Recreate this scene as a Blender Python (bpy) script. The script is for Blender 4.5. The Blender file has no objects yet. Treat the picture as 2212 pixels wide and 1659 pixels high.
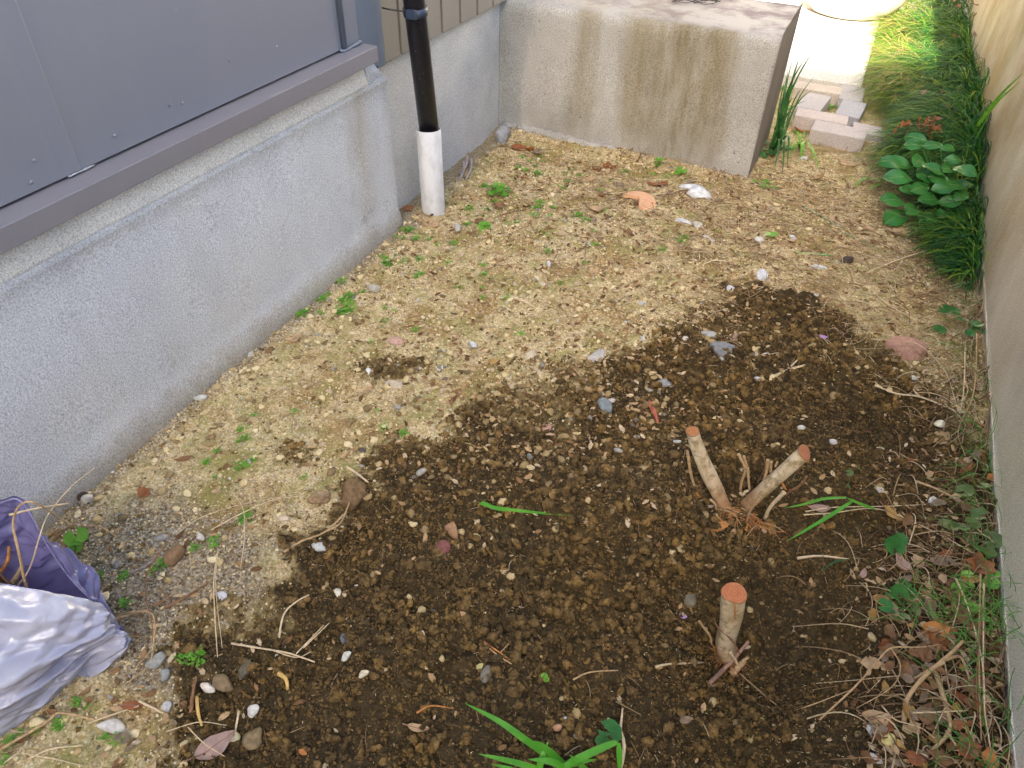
import bpy, math, random
import numpy as np
from mathutils import Matrix, Vector
rnd = random.Random(7); rng = np.random.default_rng(11)
SC = bpy.context.scene; COL = SC.collection
# ------------------------------------------------------------------ camera
CAM_H = 1.15
RC = np.array([[0.90816282, -0.2863763, 0.30533408], [0.41816189, 0.58659293, -0.69357723], [0.01951727, 0.75756013, 0.65247355]])
cd = bpy.data.cameras.new('camera'); cam = bpy.data.objects.new('camera', cd); COL.objects.link(cam)
cd.sensor_width = 36; cd.lens = 36 * 1572.3 / 2212; cd.clip_start = .02; cd.clip_end = 300
M4 = Matrix([list(RC[i]) + [[0, 0, CAM_H][i]] for i in range(3)] + [[0, 0, 0, 1]])
cam.matrix_world = M4
SC.camera = cam
# ------------------------------------------------------------------ light
SUN_EL = 31; TX, TY = -.13, .99            # way the sunlight travels on the ground
w = bpy.data.worlds.new('World'); SC.world = w; w.use_nodes = True
nt = w.node_tree; bg = nt.nodes['Background']
sky = nt.nodes.new('ShaderNodeTexSky'); sky.sky_type = 'NISHITA'; sky.sun_disc = False
sky.sun_elevation = math.radians(SUN_EL); sky.sun_rotation = math.atan2(-TX, -TY)
sky.dust_density = 4; sky.air_density = .8; sky.ozone_density = .8
nt.links.new(sky.outputs[0], bg.inputs[0]); bg.inputs[1].default_value = .11
sd = bpy.data.lights.new('sun', 'SUN'); sd.energy = 4.6; sd.angle = math.radians(.5); sd.color = (1, .95, .86)
sun = bpy.data.objects.new('sun', sd); COL.objects.link(sun)
dv = Vector((TX * math.cos(math.radians(SUN_EL)), TY * math.cos(math.radians(SUN_EL)), -math.sin(math.radians(SUN_EL))))
sun.rotation_euler = dv.to_track_quat('-Z', 'Y').to_euler(); sun.location = (2, -6, 6)
SC.view_settings.view_transform = 'Standard'; SC.view_settings.look = 'None'
SC.view_settings.exposure = 2.5; SC.view_settings.gamma = 1
try: SC.cycles.max_bounces = 8; SC.cycles.diffuse_bounces = 4
except Exception: pass

# ------------------------------------------------------------------ noise
def _h(i, j, s):
    n = (i.astype(np.int64) * 374761393 + j.astype(np.int64) * 668265263 + s * 974634777) & 0x7fffffff
    n = ((n ^ (n >> 13)) * 1274126177) & 0x7fffffff
    n = (n ^ (n >> 16)) & 0xffffff
    return n / float(0xffffff)
def vn(x, y, s=0):
    i = np.floor(x); j = np.floor(y); u = x - i; v = y - j; u = u*u*(3-2*u); v = v*v*(3-2*v)
    return (_h(i, j, s)*(1-u) + _h(i+1, j, s)*u)*(1-v) + (_h(i, j+1, s)*(1-u) + _h(i+1, j+1, s)*u)*v
def fbm(x, y, o=4, s=0):
    r = 0; a = .5
    for k in range(o): r = r + a*vn(x*2**k, y*2**k, s+k*7); a *= .5
    return r
def worley(x, y, s=0):
    i = np.floor(x); j = np.floor(y); f1 = np.full(np.shape(x), 9.); idv = np.zeros(np.shape(x))
    for a in (-1, 0, 1):
        for b in (-1, 0, 1):
            px = i+a+_h(i+a, j+b, s); py = j+b+_h(i+a, j+b, s+5)
            d = np.hypot(px-x, py-y); m = d < f1
            f1 = np.where(m, d, f1); idv = np.where(m, _h(i+a, j+b, s+9), idv)
    return f1, idv
def ss(a, b, x):
    t = np.clip((x-a)/(b-a), 0, 1); return t*t*(3-2*t)
# ------------------------------------------------------------------ sight lines of the survey (2212 x 1659 units) to points of the place
CX, CY, FF = 1106., 829.5, 1572.3
def ray(px, py):
    return RC @ np.array([(px-CX)/FF, -(py-CY)/FF, -1.])
def G0(px, py, z=0.):
    d = ray(px, py); t = (z-CAM_H)/d[2]; return np.array([0, 0, CAM_H]) + t*d
def PL(px, py, ax, v):
    d = ray(px, py); t = (v-(0, 0, CAM_H)[ax])/d[ax]; return np.array([0, 0, CAM_H]) + t*d
def poly(pts): return np.array([G0(*p)[:2] for p in pts])
def sdist(P, x, y):
    d = np.full(np.shape(x), 1e9); ins = np.zeros(np.shape(x), bool); n = len(P)
    for k in range(n):
        ax, ay = P[k]; bx, by = P[(k+1) % n]; ex, ey = bx-ax, by-ay
        t = np.clip(((x-ax)*ex+(y-ay)*ey)/(ex*ex+ey*ey), 0, 1)
        d = np.minimum(d, np.hypot(x-ax-t*ex, y-ay-t*ey))
        c = ((ay > y) != (by > y)) & (x < (bx-ax)*(y-ay)/((by-ay) if by != ay else 1e-9)+ax)
        ins ^= c
    return np.where(ins, d, -d)
DUG = poly([(380, 1900), (415, 1560), (470, 1390), (590, 1300), (610, 1200), (575, 1150), (690, 1090), (800, 1060), (900, 1000), (1010, 930), (1150, 870), (1300, 810), (1420, 765),
            (1500, 700), (1600, 655), (1750, 650), (1850, 700), (1930, 780), (2050, 880), (2200, 980), (2400, 1200), (2600, 1900)])
GREY = poly([(130, 1090), (420, 1130), (600, 1150), (620, 1250), (590, 1310), (470, 1400), (400, 1500), (250, 1450), (100, 1300)])
def masks(x, y):
    n = (fbm(x*9, y*9, 4, 3)-.47)*.22 + (fbm(x*45, y*45, 3, 4)-.44)*.07
    sft = 1+2.8*ga(x, y, -.45, 1.12, .28, .16)+1.6*ga(x, y, .10, 1.72, .35, .12)+.6*ga(x, y, .45, 1.2, .1, .5)
    d = ss(-.060*sft, .045*sft, sdist(DUG, x, y)+n*1.3*sft**.5)
    d = np.maximum(d, .6*ss(.25, .9, ga(x, y, -.82, 1.14, .085, .035, .6)+n*2.5)+0*x)
    d = np.maximum(d, .45*ss(.3, .9, ga(x, y, -.27, 2.02, .09, .04)+n*2)+.45*ss(.3, .9, ga(x, y, -.86, .80, .05, .03)+n*2))
    g = ss(-.06, .03, sdist(GREY, x, y)+n)
    strip = np.clip(np.exp(-((x+1.17)/.045)**2)*(y < 1.8)+np.exp(-((x+1.25)/.10)**2)*(y > 1.75)*(y < 2.7)+.7*np.exp(-((y-2.64)/.03)**2)*(x < -.24), 0, 1)
    g = np.clip(np.maximum(g, .8*ss(.2, .75, strip+n*2.5)), 0, 1)
    return d, g
def ga(x, y, cx, cy, sx, sy, a=0):
    c, s = math.cos(a), math.sin(a); u = (x-cx)*c+(y-cy)*s; v = -(x-cx)*s+(y-cy)*c
    return np.exp(-.5*((u/sx)**2+(v/sy)**2))
def Hm(x, y):
    x = np.asarray(x, float); y = np.asarray(y, float)
    z = (fbm(x*2.2, y*2.2, 3, 1)-.45)*.035
    d = ss(-.05, .08, sdist(DUG, x, y))
    z = z - .012*d
    z = z - .140*ga(x, y, .12, .82, .105, .08) - .085*ga(x, y, .12, .62, .10, .11) - .035*ga(x, y, -.03, .93, .05, .12, -.5)
    z = z - .038*ga(x, y, .03, 1.09, .13, .07) + .016*ga(x, y, .05, 1.24, .2, .05)
    z = z + .070*ga(x, y, -.21, .90, .14, .10, .5) + .030*ga(x, y, -.33, .55, .25, .14) + .02*ga(x, y, -.08, 1.2, .12, .06, .3)
    z = z + .022*ga(x, y, .36, .85, .10, .3) + .03*ga(x, y, .50, 1.2, .06, .9)
    z = z + .018*ga(x, y, -.42, .92, .10, .05, .6) + .02*ga(x, y, .12, 1.62, .2, .06, -.1) - .02*ga(x, y, .1, 1.42, .2, .1)
    z = z + .02*ga(x, y, -1.17, 1.4, .05, 1.) + .02*ga(x, y, -.9, 2.62, .6, .07)
    z = z + d*((fbm(x*7, y*7, 3, 15)-.45)*.045)
    far = ss(3.3, 3.9, y); z = z*(1-far) + .0*far
    out = 1 - np.clip(np.maximum(np.abs(x+.35)-1.3, 0)/1.0, 0, 1)
    return z*out
def H(x, y):
    x = np.asarray(x, float); y = np.asarray(y, float)
    z = Hm(x, y); d, g = masks(x, y)
    wx = x+(vn(x*70, y*70, 31)-.5)*.008; wy = y+(vn(x*70, y*70, 32)-.5)*.008
    f, i = worley(wx*38, wy*38, 1); lump = np.clip(1-f*1.25, 0, 1)**.7*(.2+i*1.2)*.020
    f2, i2 = worley(wx*95, wy*95, 2); l2 = np.clip(1-f2*1.2, 0, 1)**.7*(.3+i2)*.007
    rough = ss(.35, .6, fbm(x*5, y*5, 3, 21))*.7+.3
    smooth = 1-.6*ga(x, y, .33, 1.0, .14, .28)
    z = z + d*(lump*rough+l2)*smooth
    f3, i3 = worley(x*60, y*60, 6)
    z = z + (1-d)*((fbm(x*28, y*28, 3, 9)-.45)*.016 + np.abs(fbm(x*11, y*11, 4, 19)-.47)*.05*ga(x, y, -.45, 1.6, .5, .6) + np.clip(1-f3*1.4, 0, 1)*i3*.004)
    return z
def Q(px, py, dz=0.):
    p = Q0(px, py, dz); k = float(masks(p[:1], p[1:2])[0][0])
    return Q0(px, py, dz+.006*k) if k > .05 else p
def Q0(px, py, dz=0.):
    d = ray(px, py); t0 = (.25+dz-CAM_H)/d[2]; t1 = (-.25+dz-CAM_H)/d[2]
    T = np.linspace(t0, t1, 160); X = T*d[0]; Y = T*d[1]; Z = CAM_H+T*d[2]
    b = np.nonzero(Z <= Hm(X, Y)+dz)[0]; k = max(int(b[0]) if len(b) else 159, 1)
    a, c = T[k-1], T[k]
    for _ in range(12):
        m = .5*(a+c)
        if CAM_H+m*d[2] <= float(Hm(m*d[0], m*d[1]))+dz: c = m
        else: a = m
    return np.array([0, 0, CAM_H])+c*d
def px_size(p): return float(np.dot(np.array(p)-[0, 0, CAM_H], -RC[:, 2]))/FF
def hz(x, y): return float(H(np.array([x]), np.array([y]))[0])
# ------------------------------------------------------------------ mesh helpers
def fastmesh(name, V, F, tint=None, smooth=True):
    me = bpy.data.meshes.new(name); V = np.asarray(V, np.float32); F = np.asarray(F, np.int32); k = F.shape[1]
    me.vertices.add(len(V)); me.vertices.foreach_set('co', V.ravel())
    me.loops.add(F.size); me.loops.foreach_set('vertex_index', F.ravel())
    me.polygons.add(len(F)); me.polygons.foreach_set('loop_start', np.arange(0, F.size, k, dtype=np.int32))
    me.polygons.foreach_set('loop_total', np.full(len(F), k, np.int32))
    me.update(calc_edges=True)
    me.polygons.foreach_set('use_smooth', np.full(len(F), smooth))
    if tint is not None:
        a = me.attributes.new('tint', 'FLOAT', 'POINT'); a.data.foreach_set('value', np.asarray(tint, np.float32))
    return me
class MB:
    def __init__(s): s.v = []; s.f = []
    def add(s, V, F):
        n = len(s.v); s.v += [tuple(map(float, p)) for p in V]; s.f += [tuple(int(i)+n for i in f) for f in F]; return s
    def box(s, x0, x1, y0, y1, z0, z1):
        V = [(x, y, z) for x in (x0, x1) for y in (y0, y1) for z in (z0, z1)]
        return s.add(V, [(0, 1, 3, 2), (4, 6, 7, 5), (0, 4, 5, 1), (2, 3, 7, 6), (0, 2, 6, 4), (1, 5, 7, 3)])
    def tube(s, pts, rad, n=8, cap=True, wob=0.):
        pts = np.array(pts, float); m = len(pts)
        rad = np.full(m, rad) if np.isscalar(rad) else np.array(rad, float)
        T = np.gradient(pts, axis=0); T /= np.linalg.norm(T, axis=1)[:, None]+1e-12
        u = np.cross(T[0], [0, 0, 1.]);
        if np.linalg.norm(u) < .1: u = np.cross(T[0], [1., 0, 0])
        V = []
        for k in range(m):
            u = u-np.dot(u, T[k])*T[k]; u /= np.linalg.norm(u)+1e-12; v = np.cross(T[k], u)
            for a in range(n):
                th = 2*math.pi*a/n; r = rad[k]*(1+wob*rnd.uniform(-1, 1))
                V.append(pts[k]+r*(math.cos(th)*u+math.sin(th)*v))
        F = [(k*n+a, k*n+(a+1) % n, (k+1)*n+(a+1) % n, (k+1)*n+a) for k in range(m-1) for a in range(n)]
        if cap: F += [tuple(range(n-1, -1, -1)), tuple((m-1)*n+a for a in range(n))]
        return s.add(V, F)
def curve(pts, n=6):
    P = np.array(pts, float)
    if len(P) < 3: return np.array([P[0]+(P[-1]-P[0])*t for t in np.linspace(0, 1, n+1)])
    P = np.vstack([2*P[0]-P[1], P, 2*P[-1]-P[-2]]); out = []
    for i in range(1, len(P)-2):
        for t in np.linspace(0, 1, n, endpoint=False):
            a, b, c, d = P[i-1:i+3]
            out.append(.5*((2*b)+(-a+c)*t+(2*a-5*b+4*c-d)*t*t+(-a+3*b-3*c+d)*t**3))
    out.append(P[-2]); return np.array(out)
def thing(name, label, cat, loc, group=None):
    o = bpy.data.objects.new(name, None); COL.objects.link(o); o.location = tuple(map(float, loc)); o.empty_display_size = .05
    o['label'] = label; o['category'] = cat
    if group: o['group'] = group
    return o
def put(name, me, mat, parent=None):
    """link a mesh whose vertices are in world coordinates; the object's origin goes to its base"""
    n = len(me.vertices); co = np.empty(n*3, np.float32); me.vertices.foreach_get('co', co); co = co.reshape(-1, 3)
    if parent is not None:
        chain = np.zeros(3); p = parent
        while p is not None: chain += np.array(p.location); p = p.parent
        org = chain
    else: org = np.array([(co[:, 0].min()+co[:, 0].max())/2, (co[:, 1].min()+co[:, 1].max())/2, co[:, 2].min()])
    me.vertices.foreach_set('co', (co-org).astype(np.float32).ravel()); me.update()
    o = bpy.data.objects.new(name, me); COL.objects.link(o)
    if mat: me.materials.append(mat)
    if parent is not None: o.parent = parent
    else: o.location = tuple(map(float, org))
    return o
def obj(name, mb, mat, parent=None, smooth=False, bevel=0, seg=2):
    me = bpy.data.meshes.new(name); me.from_pydata(mb.v, [], mb.f); me.update()
    if smooth: me.polygons.foreach_set('use_smooth', [True]*len(me.polygons))
    o = put(name, me, mat, parent)
    if bevel:
        m = o.modifiers.new('bevel', 'BEVEL'); m.width = bevel; m.segments = seg; m.limit_method = 'ANGLE'; m.angle_limit = math.radians(40)
    return o
def tag(o, label=None, cat=None, group=None, kind=None):
    if label: o['label'] = label
    if cat: o['category'] = cat
    if group: o['group'] = group
    if kind: o['kind'] = kind
    return o
# ------------------------------------------------------------------ materials
class NT:
    def __init__(s, name, rough=.8, spec=.3):
        s.m = bpy.data.materials.new(name); s.m.use_nodes = True; s.t = s.m.node_tree; s.b = s.t.nodes['Principled BSDF']
        s.b.inputs['Roughness'].default_value = rough; s.b.inputs['Specular IOR Level'].default_value = spec
        s.pos = s.n('ShaderNodeNewGeometry').outputs['Position']
    def n(s, k, **kw):
        x = s.t.nodes.new(k)
        for a, b in kw.items(): setattr(x, a, b)
        return x
    def L(s, a, b): s.t.links.new(a, b)
    def inp(s, sock, v):
        if hasattr(v, 'is_linked') or isinstance(v, bpy.types.NodeSocket): s.L(v, sock)
        else: sock.default_value = v
    def noise(s, scale, detail=4, rough=.6, vec=None, dist=0):
        x = s.n('ShaderNodeTexNoise'); x.inputs['Scale'].default_value = scale; x.inputs['Detail'].default_value = detail
        x.inputs['Roughness'].default_value = rough; x.inputs['Distortion'].default_value = dist; s.L(vec or s.pos, x.inputs['Vector']); return x.outputs['Fac']
    def vor(s, scale, out='Distance', vec=None, feature='F1'):
        x = s.n('ShaderNodeTexVoronoi', feature=feature); x.inputs['Scale'].default_value = scale; s.L(vec or s.pos, x.inputs['Vector']); return x.outputs[out]
    def scl(s, v, vec=None):
        x = s.n('ShaderNodeMapping'); x.inputs['Scale'].default_value = v; s.L(vec or s.pos, x.inputs['Vector']); return x.outputs[0]
    def ramp(s, fac, stops):
        x = s.n('ShaderNodeValToRGB'); r = x.color_ramp
        while len(r.elements) < len(stops): r.elements.new(.5)
        for e, (p, c) in zip(r.elements, stops):
            e.position = p; e.color = (*c, 1) if isinstance(c, tuple) else (c, c, c, 1)
        s.L(fac, x.inputs[0]); return x.outputs[0]
    def mix(s, f, a, b, mode='MIX'):
        x = s.n('ShaderNodeMix', data_type='RGBA', blend_type=mode); s.inp(x.inputs[0], f)
        for k, v in ((6, a), (7, b)):
            if isinstance(v, tuple): v = (*v, 1)[:4]
            s.inp(x.inputs[k], v)
        return x.outputs[2]
    def math(s, op, a, b=0.):
        x = s.n('ShaderNodeMath', operation=op); s.inp(x.inputs[0], a); s.inp(x.inputs[1], b); return x.outputs[0]
    def attr(s, name):
        return s.n('ShaderNodeAttribute', attribute_name=name).outputs['Fac']
    def xyz(s):
        x = s.n('ShaderNodeSeparateXYZ'); s.L(s.pos, x.inputs[0]); return x.outputs
    def bump(s, h, strength=.5, dist=.002):
        x = s.n('ShaderNodeBump'); x.inputs['Strength'].default_value = strength; x.inputs['Distance'].default_value = dist
        if s.b.inputs['Normal'].is_linked: s.L(s.b.inputs['Normal'].links[0].from_socket, x.inputs['Normal'])
        s.L(h, x.inputs['Height']); s.L(x.outputs[0], s.b.inputs['Normal'])
    def col(s, c):
        if isinstance(c, tuple): s.b.inputs['Base Color'].default_value = (*c, 1)
        else: s.L(c, s.b.inputs['Base Color'])
    def rand(s): return s.n('ShaderNodeObjectInfo').outputs['Random']

def concrete(name, base, dark, light, grain=500, gb=.5):
    m = NT(name, .9, .2)
    c = m.ramp(m.noise(3.5, 6), [(.3, dark), (.5, base), (.72, light)])
    c = m.mix(.75, c, m.ramp(m.noise(grain, 3), [(.32, .45), (.5, .95), (.7, 1.35)]), 'MULTIPLY')
    c = m.mix(m.ramp(m.noise(1.7, 6, .65), [(.42, 0.), (.62, .55)]), c, m.mix(1., c, (.86, .84, .80), 'MULTIPLY')); c = m.mix(m.ramp(m.noise(230, 2, .6), [(.66, 0.), (.72, .5)]), c, (.20, .20, .19)); m.bump(m.noise(grain*.8, 3), gb, .0015); m.bump(m.noise(25, 5), .35, .004)
    return m, c
# ground
def soil_dark(m, k=1.):
    c = m.ramp(m.noise(55, 8, .7), [(.3, (.05*k, .036*k, .017*k)), (.5, (.150*k, .102*k, .043*k)), (.72, (.27*k, .195*k, .088*k))])
    c = m.mix(.7, c, m.ramp(m.noise(420, 4, .7), [(.3, .35), (.5, .95), (.7, 1.5)]), 'MULTIPLY')
    return m.mix(m.ramp(m.noise(6, 3), [(.42, 0.), (.62, .6)]), c, m.mix(.45, c, (.055*k, .052*k, .046*k)))
def mat_ground():
    m = NT('ground_soil', .95, .12)
    dark = soil_dark(m, .48)
    cell = m.vor(260, 'Color'); x = m.n('ShaderNodeSeparateColor'); m.L(cell, x.inputs[0])
    grit = m.ramp(x.outputs[0], [(0., (.16, .11, .055)), (.3, (.40, .30, .16)), (.6, (.58, .46, .27)), (.85, (.72, .62, .43)), (1., (.82, .78, .68))])
    base = m.ramp(m.noise(38, 7, .7), [(.28, (.18, .125, .045)), (.45, (.56, .43, .20)), (.66, (.82, .69, .38))])
    pale = m.mix(.5, base, grit)
    pale = m.mix(.75, pale, m.ramp(m.noise(300, 4, .7), [(.3, .4), (.5, 1.), (.7, 1.4)]), 'MULTIPLY')
    pale = m.mix(m.ramp(m.noise(7, 4, .6), [(.47, 0.), (.62, .8)]), pale, m.mix(.8, pale, (.50, .36, .17), 'MULTIPLY'))
    moss = m.ramp(m.noise(9, 6, .7, m.scl((1, 1, .1))), [(.47, 0.), (.62, .7)])
    pale = m.mix(moss, pale, (.27, .27, .075))
    grey = m.mix(.6, (.17, .15, .125), grit); grey = m.mix(.8, grey, m.ramp(m.noise(200, 5, .7), [(.3, .35), (.5, .75), (.7, 1.1)]), 'MULTIPLY')
    c = m.mix(m.attr('grey'), pale, grey)
    edge = m.math('ADD', m.attr('dug'), m.math('MULTIPLY', m.math('SUBTRACT', m.noise(90, 5, .7), .5), .9))
    ochre = m.mix(.7, m.ramp(m.noise(60, 7, .7), [(.3, (.085, .058, .022)), (.5, (.26, .19, .08)), (.7, (.44, .34, .16))]), m.ramp(m.noise(300, 4, .7), [(.3, .4), (.5, 1.), (.7, 1.4)]), 'MULTIPLY')
    c = m.mix(m.ramp(edge, [(.05, 0.), (.40, 1.)]), c, ochre)
    c = m.mix(m.ramp(edge, [(.50, 0.), (.85, 1.)]), c, dark)
    m.col(c); m.bump(m.noise(350, 4, .7), .8, .0022); m.bump(m.noise(110, 5, .7), .7, .006); return m.m
def mat_clod():
    m = NT('soil_clod', .95, .1); c = soil_dark(m)
    c = m.mix(1., c, m.ramp(m.attr('tint'), [(0., (.6, .62, .66)), (.45, (1.35, 1.25, 1.1)), (.85, (1.95, 1.75, 1.4)), (1., (2.5, 2.2, 1.7))]), 'MULTIPLY')
    m.col(c); m.bump(m.noise(170, 4, .7), .8, .006); m.bump(m.noise(480, 4, .7), .9, .0025); return m.m
def mat_grit():
    m = NT('pale_grit', .9, .2)
    c = m.ramp(m.attr('tint'), [(0., (.17, .12, .06)), (.25, (.38, .28, .13)), (.5, (.66, .53, .29)), (.8, (.78, .67, .41)), (.93, (.42, .42, .41)), (1., (.85, .83, .76))])
    m.col(m.mix(.5, c, m.ramp(m.noise(500, 3), [(.3, .5), (.6, 1.2)]), 'MULTIPLY')); m.bump(m.noise(600, 3), .5, .001); return m.m
def mat_var(name, stops, rough=.7, spec=.3, sc=150, trans=0., vein=False):
    """small things whose colour varies from copy to copy (tint attribute) """
    m = NT(name, rough, spec); c = m.ramp(m.attr('tint'), stops)
    c = m.mix(.5, c, m.ramp(m.noise(sc, 4), [(.3, .55), (.65, 1.3)]), 'MULTIPLY'); m.col(c); m.bump(m.noise(sc*2, 3), .3, .001)
    if trans: leafy(m, c, trans)
    return m.m
def leafy(m, c, f):
    tr = m.n('ShaderNodeBsdfTranslucent'); m.inp(tr.inputs[0], (*c, 1) if isinstance(c, tuple) else c)
    mx = m.n('ShaderNodeMixShader'); mx.inputs[0].default_value = f
    out = [n for n in m.t.nodes if n.type == 'OUTPUT_MATERIAL'][0]
    m.L(m.b.outputs[0], mx.inputs[1]); m.L(tr.outputs[0], mx.inputs[2]); m.L(mx.outputs[0], out.inputs[0])
_mc = {}
def flat(name, c, rough=.8, spec=.3, var=.35, sc=60, bump=.4, trans=0.):
    key = (name, c)
    if key in _mc: return _mc[key]
    m = NT(name, rough, spec); k = m.mix(1., m.ramp(m.noise(sc, 5, .65), [(.28, 1-var), (.5, 1.), (.72, 1+var)]), c, 'MULTIPLY')
    m.col(k); m.bump(m.noise(sc*4, 4), bump, .0012)
    if trans: leafy(m, k, trans)
    _mc[key] = m.m; return m.m

M_GROUND = mat_ground(); M_CLOD = mat_clod(); M_GRIT = mat_grit()
def m_plinth():
    m, c = concrete('stucco_concrete', (.60, .64, .69), (.54, .575, .63), (.65, .68, .71), 300, 1.3)
    X, Y, Z = m.xyz()
    # brown run-off streak by the corner, paler band under the rail, uneven dark line at the foot of the band
    st = m.math('MULTIPLY', m.ramp(m.math('ADD', Y, m.math('MULTIPLY', m.noise(12, 4), .12)), [(0., 0.), (1., 0.)]), 1.)
    f = m.math('ADD', m.math('DIVIDE', m.math('SUBTRACT', Y, 1.3), .55), m.math('MULTIPLY', m.math('SUBTRACT', m.noise(9, 4, .6, m.scl((1, 1, .25))), .5), .35))
    st = m.ramp(f, [(.40, 0.), (.53, .85), (.60, .6), (.72, .1), (.8, .45), (.95, .25)])
    zf = m.ramp(Z, [(.06, .25), (.3, .8), (.5, 1.)])
    c = m.mix(m.mix(1., st, zf, 'MULTIPLY'), c, m.mix(.7, c, (.62, .50, .32), 'MULTIPLY'))
    edge = m.ramp(m.math('ADD', Z, m.math('MULTIPLY', m.math('SUBTRACT', m.noise(18, 5, .7), .5), .05)), [(.44, 0.), (.468, .45), (.485, .4), (.50, 0.)])
    c = m.mix(edge, c, m.mix(.8, c, (.50, .47, .40), 'MULTIPLY'))
    sp = m.ramp(m.math('ADD', Z, m.math('MULTIPLY', m.math('SUBTRACT', m.noise(26, 6, .75), .5), .10)), [(.0, .9), (.045, .6), (.095, .0)])
    c = m.mix(sp, c, m.mix(.9, c, (.58, .47, .30), 'MULTIPLY'))
    wv = m.noise(5, 4, .6); vv = m.n('ShaderNodeVectorMath', operation='ADD'); m.L(m.pos, vv.inputs[0]); cb = m.n('ShaderNodeCombineXYZ'); m.L(wv, cb.inputs[1]); m.L(m.noise(6, 4, .6), cb.inputs[2]); m.L(cb.outputs[0], vv.inputs[1])
    ck = m.ramp(m.vor(1.7, 'Distance', vv.outputs[0], 'DISTANCE_TO_EDGE'), [(0., .8), (.004, 0.)])
    c = m.mix(m.mix(1., ck, m.ramp(m.noise(3, 3), [(.5, 0.), (.6, .8)]), 'MULTIPLY'), c, (.22, .22, .22))
    c = m.mix(m.ramp(m.noise(4, 6, .7, m.scl((1, 1, .18))), [(.5, 0.), (.72, .5)]), c, m.mix(1., c, (.80, .79, .76), 'MULTIPLY'))
    low = m.ramp(m.math('ADD', Z, m.math('MULTIPLY', m.noise(5, 4), .12)), [(.06, .7), (.14, 0.)])
    c = m.mix(low, c, m.mix(.8, c, (.66, .64, .60), 'MULTIPLY'))
    m.col(c); return m.m
def m_block():
    m, c = concrete('weathered_block_concrete', (.44, .425, .39), (.35, .335, .30), (.52, .51, .475), 300, .7)
    X, Y, Z = m.xyz()
    u = m.math('ADD', m.math('DIVIDE', m.math('ADD', X, 1.2), .96), m.math('MULTIPLY', m.math('SUBTRACT', m.noise(7, 5, .65, m.scl((1, 1, .22))), .5), .22))
    tan = m.ramp(u, [(0., .1), (.20, .05), (.27, .8), (.33, .7), (.37, .05), (.42, .1), (.48, 1.), (.84, .95), (.90, .1)])
    blot = m.ramp(m.noise(16, 6, .72, m.scl((1, 1, .12))), [(.30, .35), (.5, .8), (.66, 1.)])
    zt = m.ramp(Z, [(0., .15), (.12, .8), (.40, 1.)])
    f = m.mix(1., m.mix(1., tan, blot, 'MULTIPLY'), zt, 'MULTIPLY')
    c = m.mix(f, c, m.mix(.95, c, (.60, .53, .34), 'MULTIPLY'))
    dk = m.math('MULTIPLY', m.ramp(u, [(.5, 0.), (.66, .75), (.78, .6), (.86, 0.)]), m.ramp(m.noise(22, 6, .75, m.scl((1, 1, .22))), [(.42, 0.), (.62, 1.)]))
    c = m.mix(dk, c, m.mix(.95, c, (.56, .50, .36), 'MULTIPLY'))
    bl = m.ramp(u, [(.03, .8), (.075, .6), (.09, 0.)]); c = m.mix(bl, c, m.mix(.8, c, (.66, .74, .80), 'MULTIPLY'))
    pit = m.ramp(m.noise(70, 3, .7, m.scl((1, 1, .7))), [(.27, .8), (.33, 0.)]); c = m.mix(pit, c, (.12, .12, .11))
    top = m.ramp(Z, [(.478, 0.), (.486, 1.)])
    tp = m.mix(m.ramp(m.noise(7, 6, .7), [(.45, 0.), (.6, .8)]), (.46, .43, .38), (.20, .15, .155)); xr = m.ramp(m.math('ADD', m.math('DIVIDE', m.math('ADD', X, 1.2), .96), m.math('MULTIPLY', m.noise(6, 4), .25)), [(.15, .25), (.6, .7), (.95, 1.)])
    c = m.mix(m.mix(1., top, xr, 'MULTIPLY'), c, tp)
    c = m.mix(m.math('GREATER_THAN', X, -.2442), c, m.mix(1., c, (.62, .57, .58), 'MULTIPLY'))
    m.col(c); return m.m
def m_rwall():
    m, c = concrete('smooth_wall_render', (.72, .69, .60), (.62, .58, .49), (.78, .75, .67), 350, .35)
    X, Y, Z = m.xyz()
    mp = m.n('ShaderNodeMapping'); mp.inputs['Rotation'].default_value = (math.radians(38), 0, 0); mp.inputs['Scale'].default_value = (1, 1.0, .75); m.L(m.pos, mp.inputs['Vector'])
    s1 = m.noise(3.2, 5, .6, mp.outputs[0]); far = m.ramp(m.math('DIVIDE', Y, 4.), [(.25, .0), (.5, .6), (.7, 1.)])
    c = m.mix(m.mix(1., m.ramp(s1, [(.30, .3), (.62, 1.)]), far, 'MULTIPLY'), c, m.mix(1., c, (.60, .47, .31), 'MULTIPLY'))
    c = m.mix(m.ramp(m.noise(30, 3, .6, mp.outputs[0]), [(.70, 0.), (.74, .6)]), c, (.50, .42, .26))
    gr = m.ramp(m.noise(2.5, 4), [(.45, 0.), (.7, .5)]); c = m.mix(gr, c, m.mix(1., c, (.82, .90, .70), 'MULTIPLY'))
    m.col(c); return m.m
def paint(name, a, b, sc=900, bs=.25, rough=.42):
    m = NT(name, rough, .5); X, Y, Z = m.xyz()
    c = m.mix(m.ramp(m.noise(1.4, 3), [(.3, 0.), (.7, 1.)]), a, b)
    c = m.mix(m.ramp(m.noise(70, 3), [(.74, 0.), (.78, .5)]), c, (.36, .36, .38))
    c = m.mix(m.ramp(m.noise(9, 5, .7, m.scl((1, 1, .2))), [(.5, 0.), (.75, .08)]), c, (.30, .29, .28))
    m.bump(m.noise(sc*.35, 3), bs, .0008); m.bump(m.noise(4, 3), .15, .004); m.col(c); return m.m
M_PLINTH = m_plinth(); M_BLOCK = m_block(); M_RWALL = m_rwall()
M_FND = concrete('foundation_concrete', (.55, .57, .57), (.42, .44, .44), (.64, .65, .65), 300, .4); M_FND[0].col(M_FND[1]); M_FND = M_FND[0].m
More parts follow.
